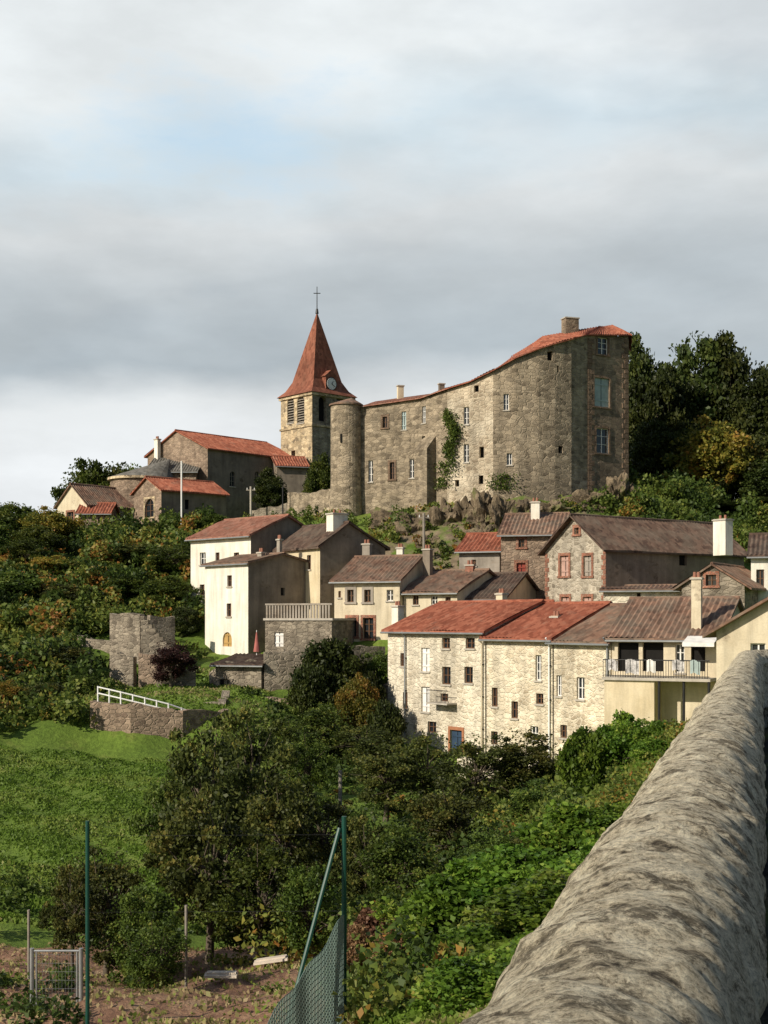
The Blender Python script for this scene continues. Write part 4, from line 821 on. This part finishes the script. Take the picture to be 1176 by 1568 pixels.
# ------------------------------------------------------------------ sky, sun, camera
SUNDIR=Vector((-0.79,-0.61,0)).normalized(); EL=math.radians(30)
S=Vector((SUNDIR.x*math.cos(EL),SUNDIR.y*math.cos(EL),math.sin(EL)))
ld=bpy.data.lights.new('sun','SUN'); ld.energy=5.0; ld.angle=math.radians(.5); ld.color=(1,.91,.76); lo=bpy.data.objects.new('sun',ld); lo.rotation_euler=(-S).to_track_quat('-Z','Y').to_euler(); scene.collection.objects.link(lo)
w=bpy.data.worlds.new('World'); scene.world=w; w.use_nodes=True; nt=w.node_tree; nt.nodes.clear()
out=nt.nodes.new('ShaderNodeOutputWorld'); sky=ND(nt,'ShaderNodeTexSky',sky_type='NISHITA',sun_disc=False); sky.sun_elevation=EL; sky.sun_rotation=math.atan2(S.x,S.y)
b1=nt.nodes.new('ShaderNodeBackground'); b1.inputs[1].default_value=.08; nt.links.new(sky.outputs[0],b1.inputs[0])
tc=nt.nodes.new('ShaderNodeTexCoord'); sx=nt.nodes.new('ShaderNodeSeparateXYZ'); nt.links.new(tc.outputs['Generated'],sx.inputs[0])
mp=nt.nodes.new('ShaderNodeMapping'); mp.inputs['Scale'].default_value=(1.0,1.0,2.6); mp.inputs['Location'].default_value=(3.1,.4,1.7); nt.links.new(tc.outputs['Generated'],mp.inputs[0])
n1=noise(nt,mp.outputs[0],2.6,7,.5); n2=noise(nt,mp.outputs[0],7.0,7,.55)
ma=ND(nt,'ShaderNodeMath',operation='MULTIPLY_ADD'); ma.inputs[1].default_value=.22; nt.links.new(n1,ma.inputs[0]); nt.links.new(sx.outputs['Z'],ma.inputs[2])
tone=ramp(nt,ma.outputs[0],[(0.21,(.84,.87,.89)),(0.27,(.76,.79,.80)),(0.315,(.46,.52,.56)),(0.37,(.56,.61,.64)),(0.42,(.71,.745,.76)),(0.455,(.63,.73,.79)),(0.50,(.82,.865,.88)),(1.0,(.88,.92,.94))])
det=ramp(nt,n2,[(0.35,.90),(0.65,1.07)]); tone=mix(nt,1.0,tone,det,'MULTIPLY')
# thin, torn opening in the cloud
sc=ND(nt,'ShaderNodeMapping'); sc.inputs['Scale'].default_value=(1.0,1.0,2.2); nt.links.new(tc.outputs['Generated'],sc.inputs[0])
dp=ND(nt,'ShaderNodeVectorMath',operation='DISTANCE'); nt.links.new(sc.outputs[0],dp.inputs[0]); bd=Vector((X(340,1),1,Z(190,1))).normalized(); dp.inputs[1].default_value=(bd.x,bd.y,bd.z*2.2)
n4=noise(nt,mp.outputs[0],14,7,.6)
da=ND(nt,'ShaderNodeMath',operation='MULTIPLY_ADD'); da.inputs[1].default_value=-.30; nt.links.new(n4,da.inputs[0]); nt.links.new(dp.outputs['Value'],da.inputs[2])
mp2=ND(nt,'ShaderNodeMath',operation='ADD'); mp2.inputs[1].default_value=.15; nt.links.new(da.outputs[0],mp2.inputs[0])
bl=ramp(nt,mp2.outputs[0],[(0.0,.55),(0.11,0.0)]); tone=mix(nt,bl,tone,(.46,.66,.84))
b2=nt.nodes.new('ShaderNodeBackground'); b2.inputs[1].default_value=1.0; nt.links.new(tone,b2.inputs[0])
mr=ND(nt,'ShaderNodeMapRange',interpolation_type='SMOOTHSTEP'); mr.inputs['From Min'].default_value=0.35; mr.inputs['From Max'].default_value=.85; nt.links.new(sx.outputs['Y'],mr.inputs[0])
hol=ramp(nt,noise(nt,mp.outputs[0],3.4,5,.5),[(0.30,.85),(0.40,1.0)])
mu=ND(nt,'ShaderNodeMath',operation='MULTIPLY'); nt.links.new(mr.outputs[0],mu.inputs[0]); nt.links.new(hol,mu.inputs[1])
mx=nt.nodes.new('ShaderNodeMixShader'); nt.links.new(mu.outputs[0],mx.inputs[0]); nt.links.new(b1.outputs[0],mx.inputs[1]); nt.links.new(b2.outputs[0],mx.inputs[2]); nt.links.new(mx.outputs[0],out.inputs[0])
cd=bpy.data.cameras.new('camera'); cam=bpy.data.objects.new('camera',cd); cam.location=(0,0,0); cam.rotation_euler=(math.pi/2,0,0); cd.sensor_fit='HORIZONTAL'; cd.sensor_width=36; cd.lens=36*F/1176; cd.shift_y=(HV-784)/1176; cd.clip_end=6000; cd.clip_start=.05
scene.collection.objects.link(cam); scene.camera=cam
scene.view_settings.view_transform='Standard'; scene.view_settings.look='None'; scene.view_settings.exposure=0
